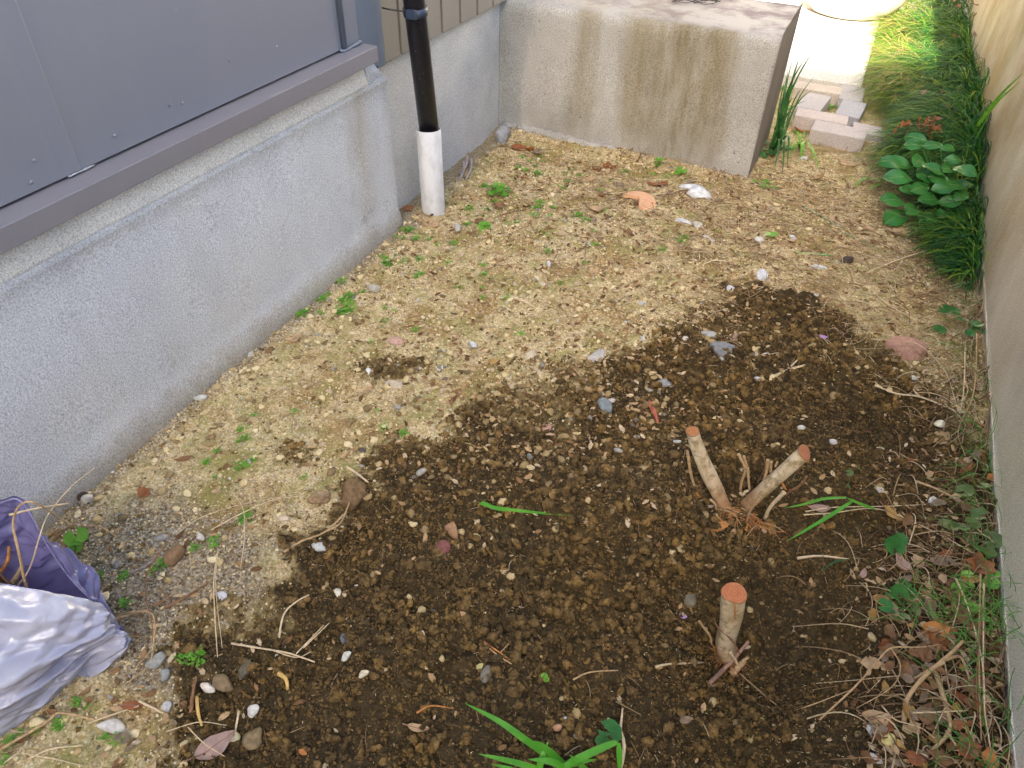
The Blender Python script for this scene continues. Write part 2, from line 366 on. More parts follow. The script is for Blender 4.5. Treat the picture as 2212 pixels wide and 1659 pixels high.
M_BAND = concrete('band_mortar', (.66, .67, .65), (.58, .59, .57), (.70, .71, .69), 330, .6); M_BAND[0].col(M_BAND[1]); M_BAND = M_BAND[0].m
M_PANEL = paint('grey_panel_paint', (.185, .20, .24), (.20, .21, .24)); M_RAIL = paint('grey_rail_paint', (.19, .185, .205), (.215, .21, .235), 700, .15)
M_TRIM = paint('blue_grey_trim_paint', (.13, .165, .22), (.15, .18, .22), 600, .15); M_SIDE = paint('taupe_siding', (.21, .195, .165), (.24, .225, .195), 600, .15, .6)
M_BLACK = NT('black_pvc', .28, .5); M_BLACK.col(M_BLACK.mix(M_BLACK.ramp(M_BLACK.noise(260, 2), [(.70, 0.), (.73, .8)]), (.008, .008, .012), (.35, .35, .34))); M_BLACK = M_BLACK.m
M_BAND_P = flat('dark_blue_plastic', (.03, .045, .08), .4, .5)
M_WHITE = NT('dusty_white_pvc', .5, .4); _c = M_WHITE.mix(M_WHITE.ramp(M_WHITE.noise(30, 6, .7, M_WHITE.scl((1, 1, .5))), [(.45, 0.), (.7, .6)]), (.68, .69, .70), (.42, .42, .40)); M_WHITE.col(M_WHITE.mix(M_WHITE.ramp(M_WHITE.noise(220, 3), [(.66, 0.), (.72, .7)]), _c, (.25, .24, .22))); M_WHITE = M_WHITE.m
M_PATH = concrete('path_concrete', (.62, .60, .56), (.5, .48, .44), (.7, .68, .64), 200, .3); M_PATH[0].col(M_PATH[1]); M_PATH = M_PATH[0].m
def m_paver():
    m, c = concrete('paver_concrete', (.50, .48, .465), (.42, .40, .39), (.58, .56, .54), 380, .6)
    t = m.ramp(m.rand(), [(0., (.80, .84, .92)), (.5, (1.05, .96, .92)), (1., (1.1, 1.02, .9))]); m.col(m.mix(1., c, t, 'MULTIPLY')); return m.m
M_PAVER = m_paver()
# ------------------------------------------------------------------ the ground, one sheet to the horizon
def ax(a, b, step, lo, hi, grow=1.35):
    mid = list(np.arange(a, b+step*.5, step)); l = []; r = []; s = step; x = a
    while x > lo: s *= grow; x -= s; l.append(x)
    s = step; x = mid[-1]
    while x < hi: s *= grow; x += s; r.append(x)
    return np.array(l[::-1]+mid+r)
xs = ax(-1.30, .56, .0042, -60, 60)
ya = [-.16]
while ya[-1] < 3.75: ya.append(ya[-1]+.0038+.0012*max(ya[-1], 0))
yl = []; s = .006; v = -.16
while v > -40: s *= 1.35; v -= s; yl.append(v)
yh = []; s = .01; v = ya[-1]
while v < 90: s *= 1.35; v += s; yh.append(v)
ys = np.array(yl[::-1]+ya+yh)
GX, GY = np.meshgrid(xs, ys); GZ = H(GX, GY)
edge = np.clip((np.abs(GX+.35)-1.2)/.5, 0, 1); GZ = GZ*(1-edge)
nx, ny = len(xs), len(ys); idx = np.arange(nx*ny).reshape(ny, nx)
F = np.stack([idx[:-1, :-1], idx[:-1, 1:], idx[1:, 1:], idx[1:, :-1]], -1).reshape(-1, 4)
me = fastmesh('ground', np.stack([GX, GY, GZ], -1).reshape(-1, 3), F)
dmask, gmask = masks(GX, GY)
for nm, a in (('dug', dmask), ('grey', gmask)):
    at = me.attributes.new(nm, 'FLOAT', 'POINT'); at.data.foreach_set('value', a.astype(np.float32).ravel())
go = bpy.data.objects.new('ground', me); COL.objects.link(go); me.materials.append(M_GROUND)
tag(go, 'bare garden soil, pale and sandy with a dark freshly dug patch', kind='structure')
# ------------------------------------------------------------------ left side: plinth, panel, rail, house
PX = -1.17
t = thing('concrete_plinth', 'rough grey stucco plinth under the painted metal panel on the left', 'plinth', (PX-.1, .5, 0))
def profile(prof, y0, y1, name, mat, parent, jit=0., ny=90, endcap=True, smooth=True):
    ysv = np.linspace(y0, y1, ny); V = []; n = len(prof)
    for y in ysv:
        for (x, z) in prof:
            j = jit*(fbm(np.array([y*14]), np.array([z*20]), 3, 5)[0]-.45)
            V.append((x+j, y, z+j*.6))
    F = [(k*n+i, k*n+i+1, (k+1)*n+i+1, (k+1)*n+i) for k in range(ny-1) for i in range(n-1)]
    if endcap: F += [tuple(range(n))[::-1], tuple((ny-1)*n+i for i in range(n))]
    mb = MB(); mb.add(V, F); return obj(name, mb, mat, parent, smooth)
pf = [(PX-.16, -.15)]+[(PX+(.012 if z < .04 else 0), z) for z in np.linspace(-.15, .455, 14)]+[(PX+.003, .466), (PX+.002, .473), (PX-.006, .478), (PX-.16, .478)]
o = profile(pf, -2.5, 1.752, 'stucco_face', M_PLINTH, t, .006, 160)
m = o.modifiers.new('b', 'BEVEL'); m.width = .012; m.segments = 3; m.limit_method = 'ANGLE'; m.angle_limit = math.radians(60)
pf = [(PX-.15, .474), (PX-.004, .474), (PX-.004, .483), (PX-.008, .50), (PX-.014, .52), (PX-.02, .5385), (PX-.15, .5385)]
profile(pf, -2.5, 1.66, 'sloping_band', M_BAND, t, .004, 160)
mb = MB(); mb.add([(PX-.10, 1.662, .474), (PX-.004, 1.662, .474), (PX-.012, 1.662, .53), (PX-.10, 1.662, .535), (PX-.10, 1.748, .474), (PX-.006, 1.748, .474), (PX-.03, 1.742, .497), (PX-.10, 1.742, .50),
                   (PX-.10, 1.715, .53), (PX-.016, 1.715, .52)],
                  [(0, 1, 2, 3), (1, 5, 6, 9, 2), (2, 9, 8, 3), (9, 6, 7, 8), (5, 4, 7, 6), (0, 3, 8, 7, 4), (0, 4, 5, 1)])
obj('corner_cap', mb, M_PLINTH, t, False, .004)
t = thing('metal_panel_wall', 'painted blue-grey metal panel wall with a projecting bottom rail at the upper left', 'metal wall', (-1.24, .5, .54))
mb = MB(); mb.box(-1.24, -1.190, -2.5, 1.665, .584, 2.1); obj('panel', mb, M_PANEL, t)
mb = MB(); mb.box(-1.235, -1.190, .783, 1.58, .584, 2.09); 
mb = MB(); mb.add([(-1.19, .755, .586), (-1.1882, .775, .586), (-1.1865, .79, .586), (-1.19, .795, .586), (-1.19, .755, 2.09), (-1.1882, .775, 2.09), (-1.1865, .79, 2.09), (-1.19, .795, 2.09)], [(0, 1, 5, 4), (1, 2, 6, 5), (2, 3, 7, 6)])
obj('lap_seam', mb, M_PANEL, t)
mb = MB(); mb.box(-1.23, -1.140, -2.5, 1.672, .5395, .5785); obj('bottom_rail', mb, M_RAIL, t, False, .0018)
mb = MB(); mb.box(-1.235, -1.2, -2.5, 1.66, .5785, .584); obj('gap_shim', mb, flat('gap_black', (.01, .01, .012)), t)
mb = MB(); mb.tube([(-1.186, 1.592, .588), (-1.186, 1.592, 2.09)], .008, 10); obj('vertical_bead', mb, M_TRIM, t, True)
mb = MB(); mb.tube(curve([(-1.186, 1.575, .582), (-1.183, 1.60, .5815), (-1.184, 1.63, .583), (-1.184, 1.662, .585)], 8), [.004+.002*rnd.random() for _ in range(25)], 7, wob=.3); obj('sealant', mb, M_TRIM, t, True)
mb = MB(); mb.tube(curve([(-1.1885, .765, .5825), (-1.188, .79, .583), (-1.1885, .82, .5825)], 8), [.0010+.0010*rnd.random() for _ in range(17)], 6, wob=.4); obj('sealant', mb, flat('white_sealant', (.34, .37, .42)), t, True)
for y, z in [(.62, .61), (.70, .60), (.72, .63), (1.2, .66), (.55, .6), (.88, .615), (1.02, .625), (1.05, .62), (1.35, .65)]:
    mb = MB(); p = np.array([[-1.1905, y, z], [-1.188, y, z], [-1.1872, y, z]]); mb.tube(p, [.0035, .003, .0008], 10); obj('rivet_head', mb, M_PANEL, t, True)
t = thing('house_wall', 'house wall of vertical taupe siding on a pale concrete foundation, behind the downpipe', 'house', (-1.4, 2.2, 0))
mb = MB(); mb.box(-1.50, -1.246, 1.70, 5.6, -.2, .4815); obj('foundation', mb, M_FND, t, False, .002)
mb = MB(); mb.box(-1.50, -1.231, 1.676, 5.6, .4845, 2.5); obj('backing', mb, flat('gap_black', (.02, .02, .022)), t)
for y0, y1, x, mt in [(1.672, 1.752, -1.196, M_TRIM), (1.758, 1.800, -1.206, M_TRIM), (1.804, 1.842, -1.21, M_SIDE)]:
    mb = MB(); mb.box(-1.2315, x, y0, y1, .4865 if y0 > 1.7 else .5, 2.5); obj('corner_trim', mb, mt, t, False, .003)
y = 1.848
for k in range(30):
    w_ = .056 if k == 0 else .1165
    mb = MB(); mb.add([(-1.2305, y, .484), (-1.2175, y, .484), (-1.2205, y+w_, .484), (-1.2305, y+w_, .484), (-1.2305, y, 2.5), (-1.2175, y, 2.5), (-1.2205, y+w_, 2.5), (-1.2305, y+w_, 2.5)],
                      [(3, 2, 1, 0), (0, 1, 5, 4), (1, 2, 6, 5), (2, 3, 7, 6), (4, 5, 6, 7), (3, 0, 4, 7)]); obj('siding_board', mb, M_SIDE, t, False, .0015); y += w_+.0065
# downpipe and sleeve
c0 = np.array([-1.132, 1.902, .20]); c1 = np.array([-1.132, 1.851, .66]); dn = (c1-c0)/np.linalg.norm(c1-c0)
t = thing('black_downpipe', 'black rainwater downpipe standing in a white sleeve against the house', 'downpipe', (-1.132, 1.9, .05))
mb = MB(); mb.tube([c0, c0+dn*.3, c0+dn*.6, c0+dn*2.2], .0300, 40); obj('pipe', mb, M_BLACK, t, True)
cc = c0+dn*.425
mb = MB(); mb.tube([cc-dn*.011, cc-dn*.0105, cc+dn*.0105, cc+dn*.011], [.031, .0335, .0335, .031], 40); b = obj('clamp', mb, M_BAND_P, t, True)
mb = MB(); mb.box(cc[0]-.004, cc[0]+.022, cc[1]-.042, cc[1]-.028, cc[2]-.012, cc[2]+.012); obj('lug', mb, M_BAND_P, b, False, .002)
mb = MB(); mb.tube(curve([cc+[-.01, -.03, .004], cc+[-.05, -.048, .008], [-1.205, cc[1]-.05, cc[2]+.01]], 5), .0022, 6); obj('tie_wire', mb, M_BLACK, b, True)
mb = MB(); N = 40; prof = [(.038, -.06), (.038, .2845), (.0365, .286), (.0352, .2845), (.0352, .0)]; V = []
for r, z in prof:
    for a in range(N): th = 2*math.pi*a/N; V.append((-1.1325+r*math.cos(th), 1.893+z*-.01+r*math.sin(th), z+.003*math.cos(th+1)*(z > .2)))
mb.add(V, [(k*N+a, k*N+(a+1) % N, (k+1)*N+(a+1) % N, (k+1)*N+a) for k in range(4) for a in range(N)])
tag(obj('pipe_sleeve', mb, M_WHITE, None, True), 'short dusty white plastic sleeve around the foot of the black downpipe', 'pipe sleeve')
# block
t = thing('concrete_block', 'big weather-stained concrete block with a sloping lit top at the back of the yard', 'concrete block', (-.72, 2.85, 0))
mb = MB(); n = 70; V = []; F = []
fp = [(2.637, -.2)]+[(2.637-.004*(1-z/.46), z) for z in np.linspace(-.1, .44, 16)]+[(2.639, .462), (2.646, .476), (2.660, .485), (2.70, .4885), (2.9, .4895), (3.03, .490), (3.06, .489)]
for k in range(n):
    u = k/(n-1); x = -1.2455+u*(1.2455-.243)
    for (y, z) in fp:
        j = .005*(fbm(np.array([x*9]), np.array([z*9+y*3]), 4, 8)[0]-.45); xx = x-(0 if k < n-1 else 0)
        V.append((xx-(.006 if k == n-1 else 0)*0, y+j-(.0 if z < .4 else .0), z+(j*1.5 if z > .45 else 0)))
q = len(fp)
F = [(k*q+i, (k+1)*q+i, (k+1)*q+i+1, k*q+i+1) for k in range(n-1) for i in range(q-1)]
b0 = len(V); V += [(-.243, 3.06, -.2), (-1.2455, 3.06, -.2)]
F += [tuple((n-1)*q+i for i in range(q))+(b0,), tuple(i for i in range(q))[::-1]+(b0+1,)]
F = F[:-2]+[tuple((n-1)*q+i for i in range(q))[::1]+(b0,), (b0+1,)+tuple(range(q))[::-1], (q-1, n*q-1, b0, b0+1)]
mb.add(V, F); o = obj('block_body', mb, M_BLOCK, t, True)
m = o.modifiers.new('b', 'BEVEL'); m.width = .009; m.segments = 3; m.limit_method = 'ANGLE'; m.angle_limit = math.radians(50)
o.data.shade_auto_smooth if hasattr(o.data, 'shade_auto_smooth') else None
# thin mortar skirt at the block foot
mb = MB(); pts = [(x, 2.628+.004*math.sin(x*9), .012+.012*vn(np.array([x*6.]), np.array([1.]), 3)[0]) for x in np.linspace(-1.22, -.75, 30)]
mb.tube(pts, [.014+.008*rnd.random() for _ in pts], 8, wob=.15); obj('mortar_skirt', mb, M_BLOCK, t, True)
# right wall
t = thing('boundary_wall', 'long smooth beige rendered boundary wall along the right edge', 'wall', (.6, 3, 0))
def rw(z, x0):
    return x0
prof = [(.508, -.2), (.506, .0), (.505, .034), (.5045, .036), (.5062, .039)]+[(.506, z) for z in np.linspace(.06, 1.04, 16)]+[(.512, 1.07), (.60, 1.076), (.70, 1.07), (.70, -.2)]
o = profile(prof, -2.5, 14, 'render_face', M_RWALL, t, .0035, 200, True, True)
mb = MB(); yy = np.linspace(-.5, 4.5, 120)
mb.tube([(.5060+.0006*math.sin(y*31), y, .040+.004*math.sin(y*3.1)+.002*math.sin(y*13)) for y in yy], [.0016+.0012*rnd.random() for _ in yy], 6, wob=.3); obj('trowel_ridge', mb, M_RWALL, t, True)
# unseen house added behind the camera to keep the yard in open shade
t = thing('added_shade_house', 'tall plain rendered house added out of view to shade the near end of the yard', 'house', (-3, -15, 0))
mb = MB(); mb.box(-16, 9, -19, -12.0, -.1, 9.76); obj('wall', mb, flat('house_render', (.55, .53, .5)), t)
mb = MB(); mb.add([(-16.3, -19.3, 9.76), (9.3, -19.3, 9.76), (9.3, -12.0, 9.76), (-16.3, -12.0, 9.76), (-16.3, -15.6, 11), (9.3, -15.6, 11)], [(0, 1, 5, 4), (3, 4, 5, 2), (1, 2, 5), (0, 4, 3), (0, 3, 2, 1)]); obj('roof', mb, flat('roof_tile', (.12, .12, .13)), t)
t = thing('added_bounce_house', 'cream rendered house added out of view to bounce sunlight back into the yard', 'house', (0, 11, 0))  # added out of view: its sunlit wall throws warm light back
mb = MB(); mb.box(-7, 6, 10.0, 15, -.1, 6.2); obj('wall', mb, flat('cream_render', (.80, .74, .62)), t)
mb = MB(); mb.add([(-7.3, 9.6, 6.2), (6.3, 9.6, 6.2), (6.3, 15.3, 6.2), (-7.3, 15.3, 6.2), (-7.3, 12.4, 7.8), (6.3, 12.4, 7.8)], [(0, 1, 5, 4), (3, 4, 5, 2), (1, 2, 5), (0, 4, 3), (0, 3, 2, 1)]); obj('roof', mb, flat('roof_tile', (.12, .12, .13)), t)
# path, pavers
mb = MB(); V = []
mb.box(-1.22, .045, 3.74, 5.02, -.05, .052); mb.box(-1.22, .6, 5.028, 9.5, -.05, .0525)
tag(obj('path', mb, M_PATH, None, False, .004), 'sunlit pale concrete path beyond the pavers', kind='structure')
def box3(c, L, W, Hh, rot, tilt=(0, 0)):
    mb = MB(); mb.box(-L/2, L/2, -W/2, W/2, -Hh, 0); R = (Matrix.Rotation(rot, 3, 'Z') @ Matrix.Rotation(tilt[0], 3, 'X') @ Matrix.Rotation(tilt[1], 3, 'Y'))
    mb.v = [tuple(R @ Vector(p)+Vector(c)) for p in mb.v]; return mb
PV = [((.010, 3.122, .063), .205, .100, .06, -.05, (.05, .01), 'front paver brick, laid across the end of the path nearest the yard'),
      ((-.072, 3.258, .058), .205, .10, .06, .02, (.0, .02), 'second paver brick from the yard, half behind the front one and shifted left'),
      ((-.125, 3.425, .056), .105, .20, .06, -.12, (.01, .0), 'paver brick laid lengthwise beside the block, behind the second one'),
      ((.030, 3.425, .052), .10, .19, .06, -.08, (.02, .01), 'paver brick laid lengthwise against the grass, right of the open gap'),
      ((.015, 3.630, .052), .10, .19, .06, .03, (.0, .01), 'paver brick touching the sunlit path on its grass side'),
      ((-.128, 3.625, .054), .20, .10, .06, .0, (.0, .0), 'paver brick crosswise against the sunlit path beside the block'),
      ((.115, 3.262, .035), .12, .10, .06, .1, (.02, .06), 'sunken paver brick mostly covered by the dark grass')]
for c, L, W, Hh, r, ti, lb in PV:
    tag(obj('paver_brick', box3(c, L, W, Hh, r, ti), M_PAVER, None, False, .004), lb, 'paver', 'loose paver bricks between yard and path')
# planter
t = thing('plant_pot', 'large round cream plant pot standing in the sun on the path', 'pot', (-.135, 5.06, .0525))
M_POT = flat('cream_ceramic', (.60, .52, .37), .5, .4, .25, 20)
def lathe(prof, c, N=56):
    V = [(c[0]+r*math.cos(2*math.pi*a/N), c[1]+r*math.sin(2*math.pi*a/N), c[2]+z) for r, z in prof for a in range(N)]
    F = [(k*N+a, k*N+(a+1) % N, (k+1)*N+(a+1) % N, (k+1)*N+a) for k in range(len(prof)-1) for a in range(N)]
    mb = MB(); mb.add(V, F+[tuple(range(N))[::-1]]); return mb
pc = (-.135, 5.06, .0535)
obj('body', lathe([(.17, 0), (.21, .012), (.255, .05), (.285, .10), (.305, .17), (.315, .25), (.32, .36), (.325, .40)], pc), M_POT, t, True)
obj('rim', lathe([(.325, .395), (.345, .40), (.347, .43), (.335, .437), (.31, .43), (.30, .39)], pc), M_POT, t, True)
obj('potting_soil', lathe([(.301, .385), (.2, .395), (.01, .40)], pc), flat('potting_soil', (.06, .04, .025)), t, True)
# wire tangle on the block
mb = MB()
for k in range(5):
    c = PL(1500, 4, 2, .50); pts = []
    for a in np.linspace(0, 5.5+k*.3, 26): r = .045+.018*math.sin(a*2.3+k*2); pts.append((c[0]+r*1.3*math.cos(a+k), c[1]+.02+r*.8*math.sin(a+k*1.7), .496+.012*abs(math.sin(a*1.3+k*2.1))))
    mb.tube(pts, .0011, 5)
tag(obj('wire_coil', mb, flat('rusty_wire', (.05, .045, .04)), None, True), 'loose tangle of thin dark wire on top of the concrete block', 'wire')
# ------------------------------------------------------------------ scatter helpers
def ico(sub):
    import bmesh
    bm = bmesh.new(); bmesh.ops.create_icosphere(bm, subdivisions=sub, radius=1.)
    V = np.array([v.co[:] for v in bm.verts]); F = np.array([[v.index for v in f.verts] for f in bm.faces]); bm.free(); return V, F
ICO = {k: ico(k) for k in (1, 2, 3)}
def rock_shape(seed, sub=2, planes=11, soft=.0, flat_=.7, lump=0.):
    r = np.random.default_rng(seed); V, F = ICO[sub]; Nn = r.normal(size=(planes, 3)); Nn /= np.linalg.norm(Nn, axis=1)[:, None]
    Nn = np.vstack([Nn, [[0, 0, 1], [0, 0, -1.]]]); hh = r.uniform(.62, 1., len(Nn))
    D = V @ Nn.T; rad = np.where(D > .05, hh/np.maximum(D, .05), 9).min(1); rad = np.minimum(rad, 1.25)
    rad = rad*(1-soft)+soft*1.0
    if lump:
        ph = r.uniform(0, 6.28, (5, 3)); fr = r.normal(size=(5, 3))*2.6
        rad = rad*(1+lump*sum(np.sin(V @ fr[k]+ph[k, 0]) for k in range(5))/2.2)
        rad = rad*(1+lump*.7*r.uniform(-1, 1, len(V)))
    W_ = V*rad[:, None]*[1, r.uniform(.65, .95), flat_*r.uniform(.8, 1.1)]
    return W_, F
def rot_mats(n, tilt=.5, full=False):
    a = rng.uniform(0, 2*np.pi, n); ca, sa = np.cos(a), np.sin(a); z = np.zeros(n); o = np.ones(n)
    Rz = np.stack([np.stack([ca, -sa, z], -1), np.stack([sa, ca, z], -1), np.stack([z, z, o], -1)], 1)
    b = rng.uniform(-tilt, tilt, n) if not full else rng.uniform(0, 2*np.pi, n); cb, sb = np.cos(b), np.sin(b)
    Rx = np.stack([np.stack([o, z, z], -1), np.stack([z, cb, -sb], -1), np.stack([z, sb, cb], -1)], 1)
    a = rng.uniform(0, 2*np.pi, n); ca, sa = np.cos(a), np.sin(a)
    R2 = np.stack([np.stack([ca, -sa, z], -1), np.stack([sa, ca, z], -1), np.stack([z, z, o], -1)], 1)
    return Rz @ Rx @ R2
def scatter(name, shapes, pos, size, mat, tint, tilt=.5, full=False, smooth=True):
    VV = []; FF = []; TT = []; off = 0; n = len(pos); R = rot_mats(n, tilt, full); which = rng.integers(0, len(shapes), n)
    for k, (V, F_) in enumerate(shapes):
        s = np.nonzero(which == k)[0]
        if not len(s): continue
        W_ = np.einsum('nij,vj->nvi', R[s], V)*size[s][:, None, None]+pos[s][:, None, :]
        VV.append(W_.reshape(-1, 3)); FF.append((F_[None]+(np.arange(len(s))*len(V))[:, None, None]+off).reshape(-1, F_.shape[1])); off += len(s)*len(V)
        TT.append(np.repeat(tint[s], len(V)))
    me = fastmesh(name, np.vstack(VV), np.vstack(FF), np.concatenate(TT), smooth); return put(name, me, mat)
VIS_LO, VIS_HI = .10, 3.0
def xleft(y): return np.where(y < 1.76, -1.165, -1.24)
def sample(n, dens, ylo=.05, yhi=2.63, near=1.):
    """points over the yard; dens(x, y) gives the chance to keep; thinner where they would be specks"""
    X = []; Y = []; c = 0
    while c < n:
        x = rng.uniform(-1.17, .50, n*3); y = ylo+(yhi-ylo)*rng.uniform(0, 1, n*3)**near
        k = rng.uniform(0, 1, n*3) < dens(x, y); x, y = x[k], y[k]; X.append(x); Y.append(y); c += len(x)
        if len(x) == 0: break
    return np.concatenate(X)[:n], np.concatenate(Y)[:n]
def inview(x, y, m=260):
    p = np.stack([x, y, np.full_like(x, 0)-CAM_H], -1) @ RC
    u = CX+FF*p[:, 0]/-p[:, 2]; v = CY-FF*p[:, 1]/-p[:, 2]
    return (u > -m) & (u < 2212+m) & (v < 1659+m) & (v > -m)
# --- soil clods
clod_s = [rock_shape(100+k, 1, 7, .1, .75, .30) for k in range(12)]; clod_b = [rock_shape(130+k, 2, 8, .15, .75, .26) for k in range(12)]
clod_x = [rock_shape(160+k, 3, 8, .15, .7, .24) for k in range(8)]
def aggregate(seed, n, sub):
    r = np.random.default_rng(seed); VV = []; FF = []; off = 0
    for k in range(n):
        V, F = rock_shape(seed*9+k, sub, 8, .2, .8, .22); s = r.uniform(.45, .75) if k else .8; V = V*s+(r.normal(size=3)*[.5, .5, .25] if k else 0)
        VV.append(V); FF.append(F+off); off += len(V)
    return np.vstack(VV), np.vstack(FF)
clod_s = clod_s[:6]+[aggregate(300+k, 3, 1) for k in range(6)]; clod_b = [aggregate(320+k, 5, 1) for k in range(14)]; clod_x = [aggregate(350+k, 5, 2) for k in range(8)]
def dclod(x, y):
    d, g = masks(x, y); a = .25+.9*ss(.40, .62, fbm(x*5, y*5, 3, 21))
    right = 1-.85*ga(x, y, .32, .95, .11, .35)-.5*ga(x, y, .1, 1.45, .25, .12)-.5*ga(x, y, .22, .62, .08, .1)
    return np.clip(d*a*right, 0, 1)*inview(x, y)
x, y = sample(49000, lambda x, y: masks(x, y)[0]*(.55+.45*ss(.4, .6, fbm(x*6, y*6, 3, 22)))*inview(x, y), -.12, 1.9, 1.2)
sz = .0012+.0036*rng.power(1, len(x))**2.2; z = H(x, y)
o = scatter('soil_crumbs', clod_s, np.stack([x, y, z+sz*.5], -1), sz, M_CLOD, rng.beta(2, 2.4, len(x)), full=True)
tag(o, 'fine dark soil crumbs covering the dug patch', 'soil', kind='stuff')
x, y = sample(9200, dclod, -.12, 1.85, 1.2); sz = .0024+.0100*rng.power(1, len(x))**6; z = H(x, y); big = sz > .0062
tag(scatter('earth_clods', clod_x, np.stack([x, y, z+sz*.3], -1)[big], sz[big], M_CLOD, rng.beta(2.5, 2.2, int(big.sum())), full=True), 'larger crumbly soil clods on the heap left of the stumps', 'soil', kind='stuff')
x, y, z, sz = x[~big], y[~big], z[~big], sz[~big]
o = scatter('soil_clods', clod_b, np.stack([x, y, z+sz*.45], -1), sz, M_CLOD, rng.beta(2.5, 2.6, len(x)), full=True)
tag(o, 'rounded brown soil clods lying over the dug patch', 'soil', kind='stuff')
# --- pale grit on the undug soil
def dpale(x, y): d, g = masks(x, y); return np.clip((1-d)*(.35+.65*ss(.35, .6, fbm(x*7, y*7, 3, 41))), 0, 1)*inview(x, y)
grit = [rock_shape(200+k, 1, 7, .25, .7) for k in range(8)]
x, y = sample(36000, dpale, -.12, 3.0, 1.3); sz = .0010+.0026*rng.power(1, len(x))**2.5; z = H(x, y)
tag(scatter('gravel', grit, np.stack([x, y, z+sz*.3], -1), sz*(.8+.25*y), M_GRIT, np.clip(rng.beta(2.2, 1.8, len(x)), 0, 1)), 'pale sandy grit covering the undug soil', 'gravel', kind='stuff')
gr2 = [rock_shape(220+k, 2, 7, .08, .6, .12) for k in range(8)]
def dmid(x, y):
    d, g = masks(x, y)
    return np.clip(.2*(1-d)+1.3*ga(x, y, -.42, 1.18, .32, .28)*(1-.35*d)+.6*ga(x, y, .0, 1.66, .3, .08)+.6*np.exp(-((x+1.12)/.08)**2)+.35*ga(x, y, .42, .7, .1, .5), 0, 1)*inview(x, y)
x, y = sample(5200, dmid, -.1, 2.62, 1.); sz = .0024+.0080*rng.power(1, len(x))**4; z = H(x, y); mt_ = ga(x, y, -.42, 1.15, .4, .2)
tag(scatter('coarse_gravel', gr2, np.stack([x, y, z+sz*.25], -1), sz, M_GRIT, np.clip(rng.beta(1.5, 2.2, len(x))*(1.05-.35*mt_)*(1-.45*masks(x, y)[0]), 0, 1)), 'coarser tan gravel and soil lumps over the middle of the yard', 'gravel', kind='stuff')
# dark crumbs strewn over the pale soil as well
x, y = sample(3200, dpale, -.12, 2.63, 1.1); sz = .0016+.0040*rng.power(1, len(x))**3; z = H(x, y)
tag(scatter('earth_crumbs', clod_s, np.stack([x, y, z+sz*.2], -1), sz, M_CLOD, rng.beta(3, 1.2, len(x)), full=True), 'small brown earth crumbs strewn over the pale soil', 'soil', kind='stuff')
# --- husk flecks on the dark soil
M_HUSK = mat_var('husk', [(0., (.30, .18, .07)), (.5, (.62, .45, .20)), (1., (.78, .68, .48))], .7, .3, 400)
V = np.array([(-1, 0, 0), (0, -.24, .05), (1, 0, 0), (0, .24, .05), (0, 0, .16), (0, 0, -.05)]); F_ = np.array([(0, 1, 4), (1, 2, 4), (2, 3, 4), (3, 0, 4), (1, 0, 5), (2, 1, 5), (3, 2, 5), (0, 3, 5)])
def dhusk(x, y): d, g = masks(x, y); return np.clip(d*(.3+.7*ss(.4, .6, fbm(x*4, y*4, 3, 51)))+.6*ga(x, y, .36, .75, .07, .12), 0, 1)*inview(x, y)
x, y = sample(3000, dhusk, -.1, 1.8, 1.); sz = rng.uniform(.0016, .0034, len(x)); z = H(x, y)+.003
tag(scatter('rice_husks', [(V, F_)], np.stack([x, y, z], -1), sz, M_HUSK, rng.uniform(0, 1, len(x)), tilt=.6), 'tiny straw coloured husks sprinkled on the dark soil', 'husks', kind='stuff')
# ------------------------------------------------------------------ dry stems, litter (uncountable)
def tubes(name, curves, radii, mat, tint, n=5):
    VV = []; FF = []; TT = []; off = 0
    for P, r, t in zip(curves, radii, tint):
        P = np.asarray(P); m = len(P); T = np.gradient(P, axis=0); T /= np.linalg.norm(T, axis=1)[:, None]+1e-12
        u = np.cross(T, [0, 0, 1.]); ln = np.linalg.norm(u, axis=1)[:, None]; u = np.where(ln > .05, u/(ln+1e-9), [1., 0, 0]); v = np.cross(T, u)
        th = 2*np.pi*np.arange(n)/n; rr = r*np.linspace(1, .6, m)
        W_ = P[:, None]+rr[:, None, None]*(np.cos(th)[None, :, None]*u[:, None]+np.sin(th)[None, :, None]*v[:, None])
        VV.append(W_.reshape(-1, 3)); k = np.arange(m-1)[:, None]*n; a = np.arange(n)[None]
        FF.append(np.stack([k+a, k+(a+1) % n, k+n+(a+1) % n, k+n+a], -1).reshape(-1, 4)+off); off += m*n; TT.append(np.full(m*n, t))
    return put(name, fastmesh(name, np.vstack(VV), np.vstack(FF), np.concatenate(TT)), mat)
M_STRAW = mat_var('dry_stem', [(0., (.10, .055, .028)), (.35, (.30, .19, .10)), (.7, (.40, .29, .16)), (1., (.60, .50, .33))], .75, .25, 120)
def stemcurve(x, y, a, L, lift, bend, m=9):
    t = np.linspace(0, 1, m); hh = a+bend*(t-.5); ds = L/(m-1)
    X = x+np.cumsum(np.cos(hh))*ds; Y = y+np.cumsum(np.sin(hh))*ds
    X = np.clip(X, -1.16, .497)
    Z = Hm(X, Y)+.004+lift*np.sin(np.pi*t)+.003*rnd.random()
    return np.stack([X, Y, Z], -1)
def litter(name, n, dens, Lr, lift, r0, label, cat, ylo=.1, yhi=3., ang=None, tl=(0, 1)):
    x, y = sample(n, dens, ylo, yhi); C_ = [stemcurve(x[k], y[k], rnd.uniform(0, 6.28) if ang is None else rnd.gauss(*ang), rnd.uniform(*Lr), rnd.uniform(*lift), rnd.gauss(0, .8)) for k in range(n)]
    return tag(tubes(name, C_, [rnd.uniform(*r0) for _ in C_], M_STRAW, rng.uniform(*tl, n)**1.3), label, cat, kind='stuff')
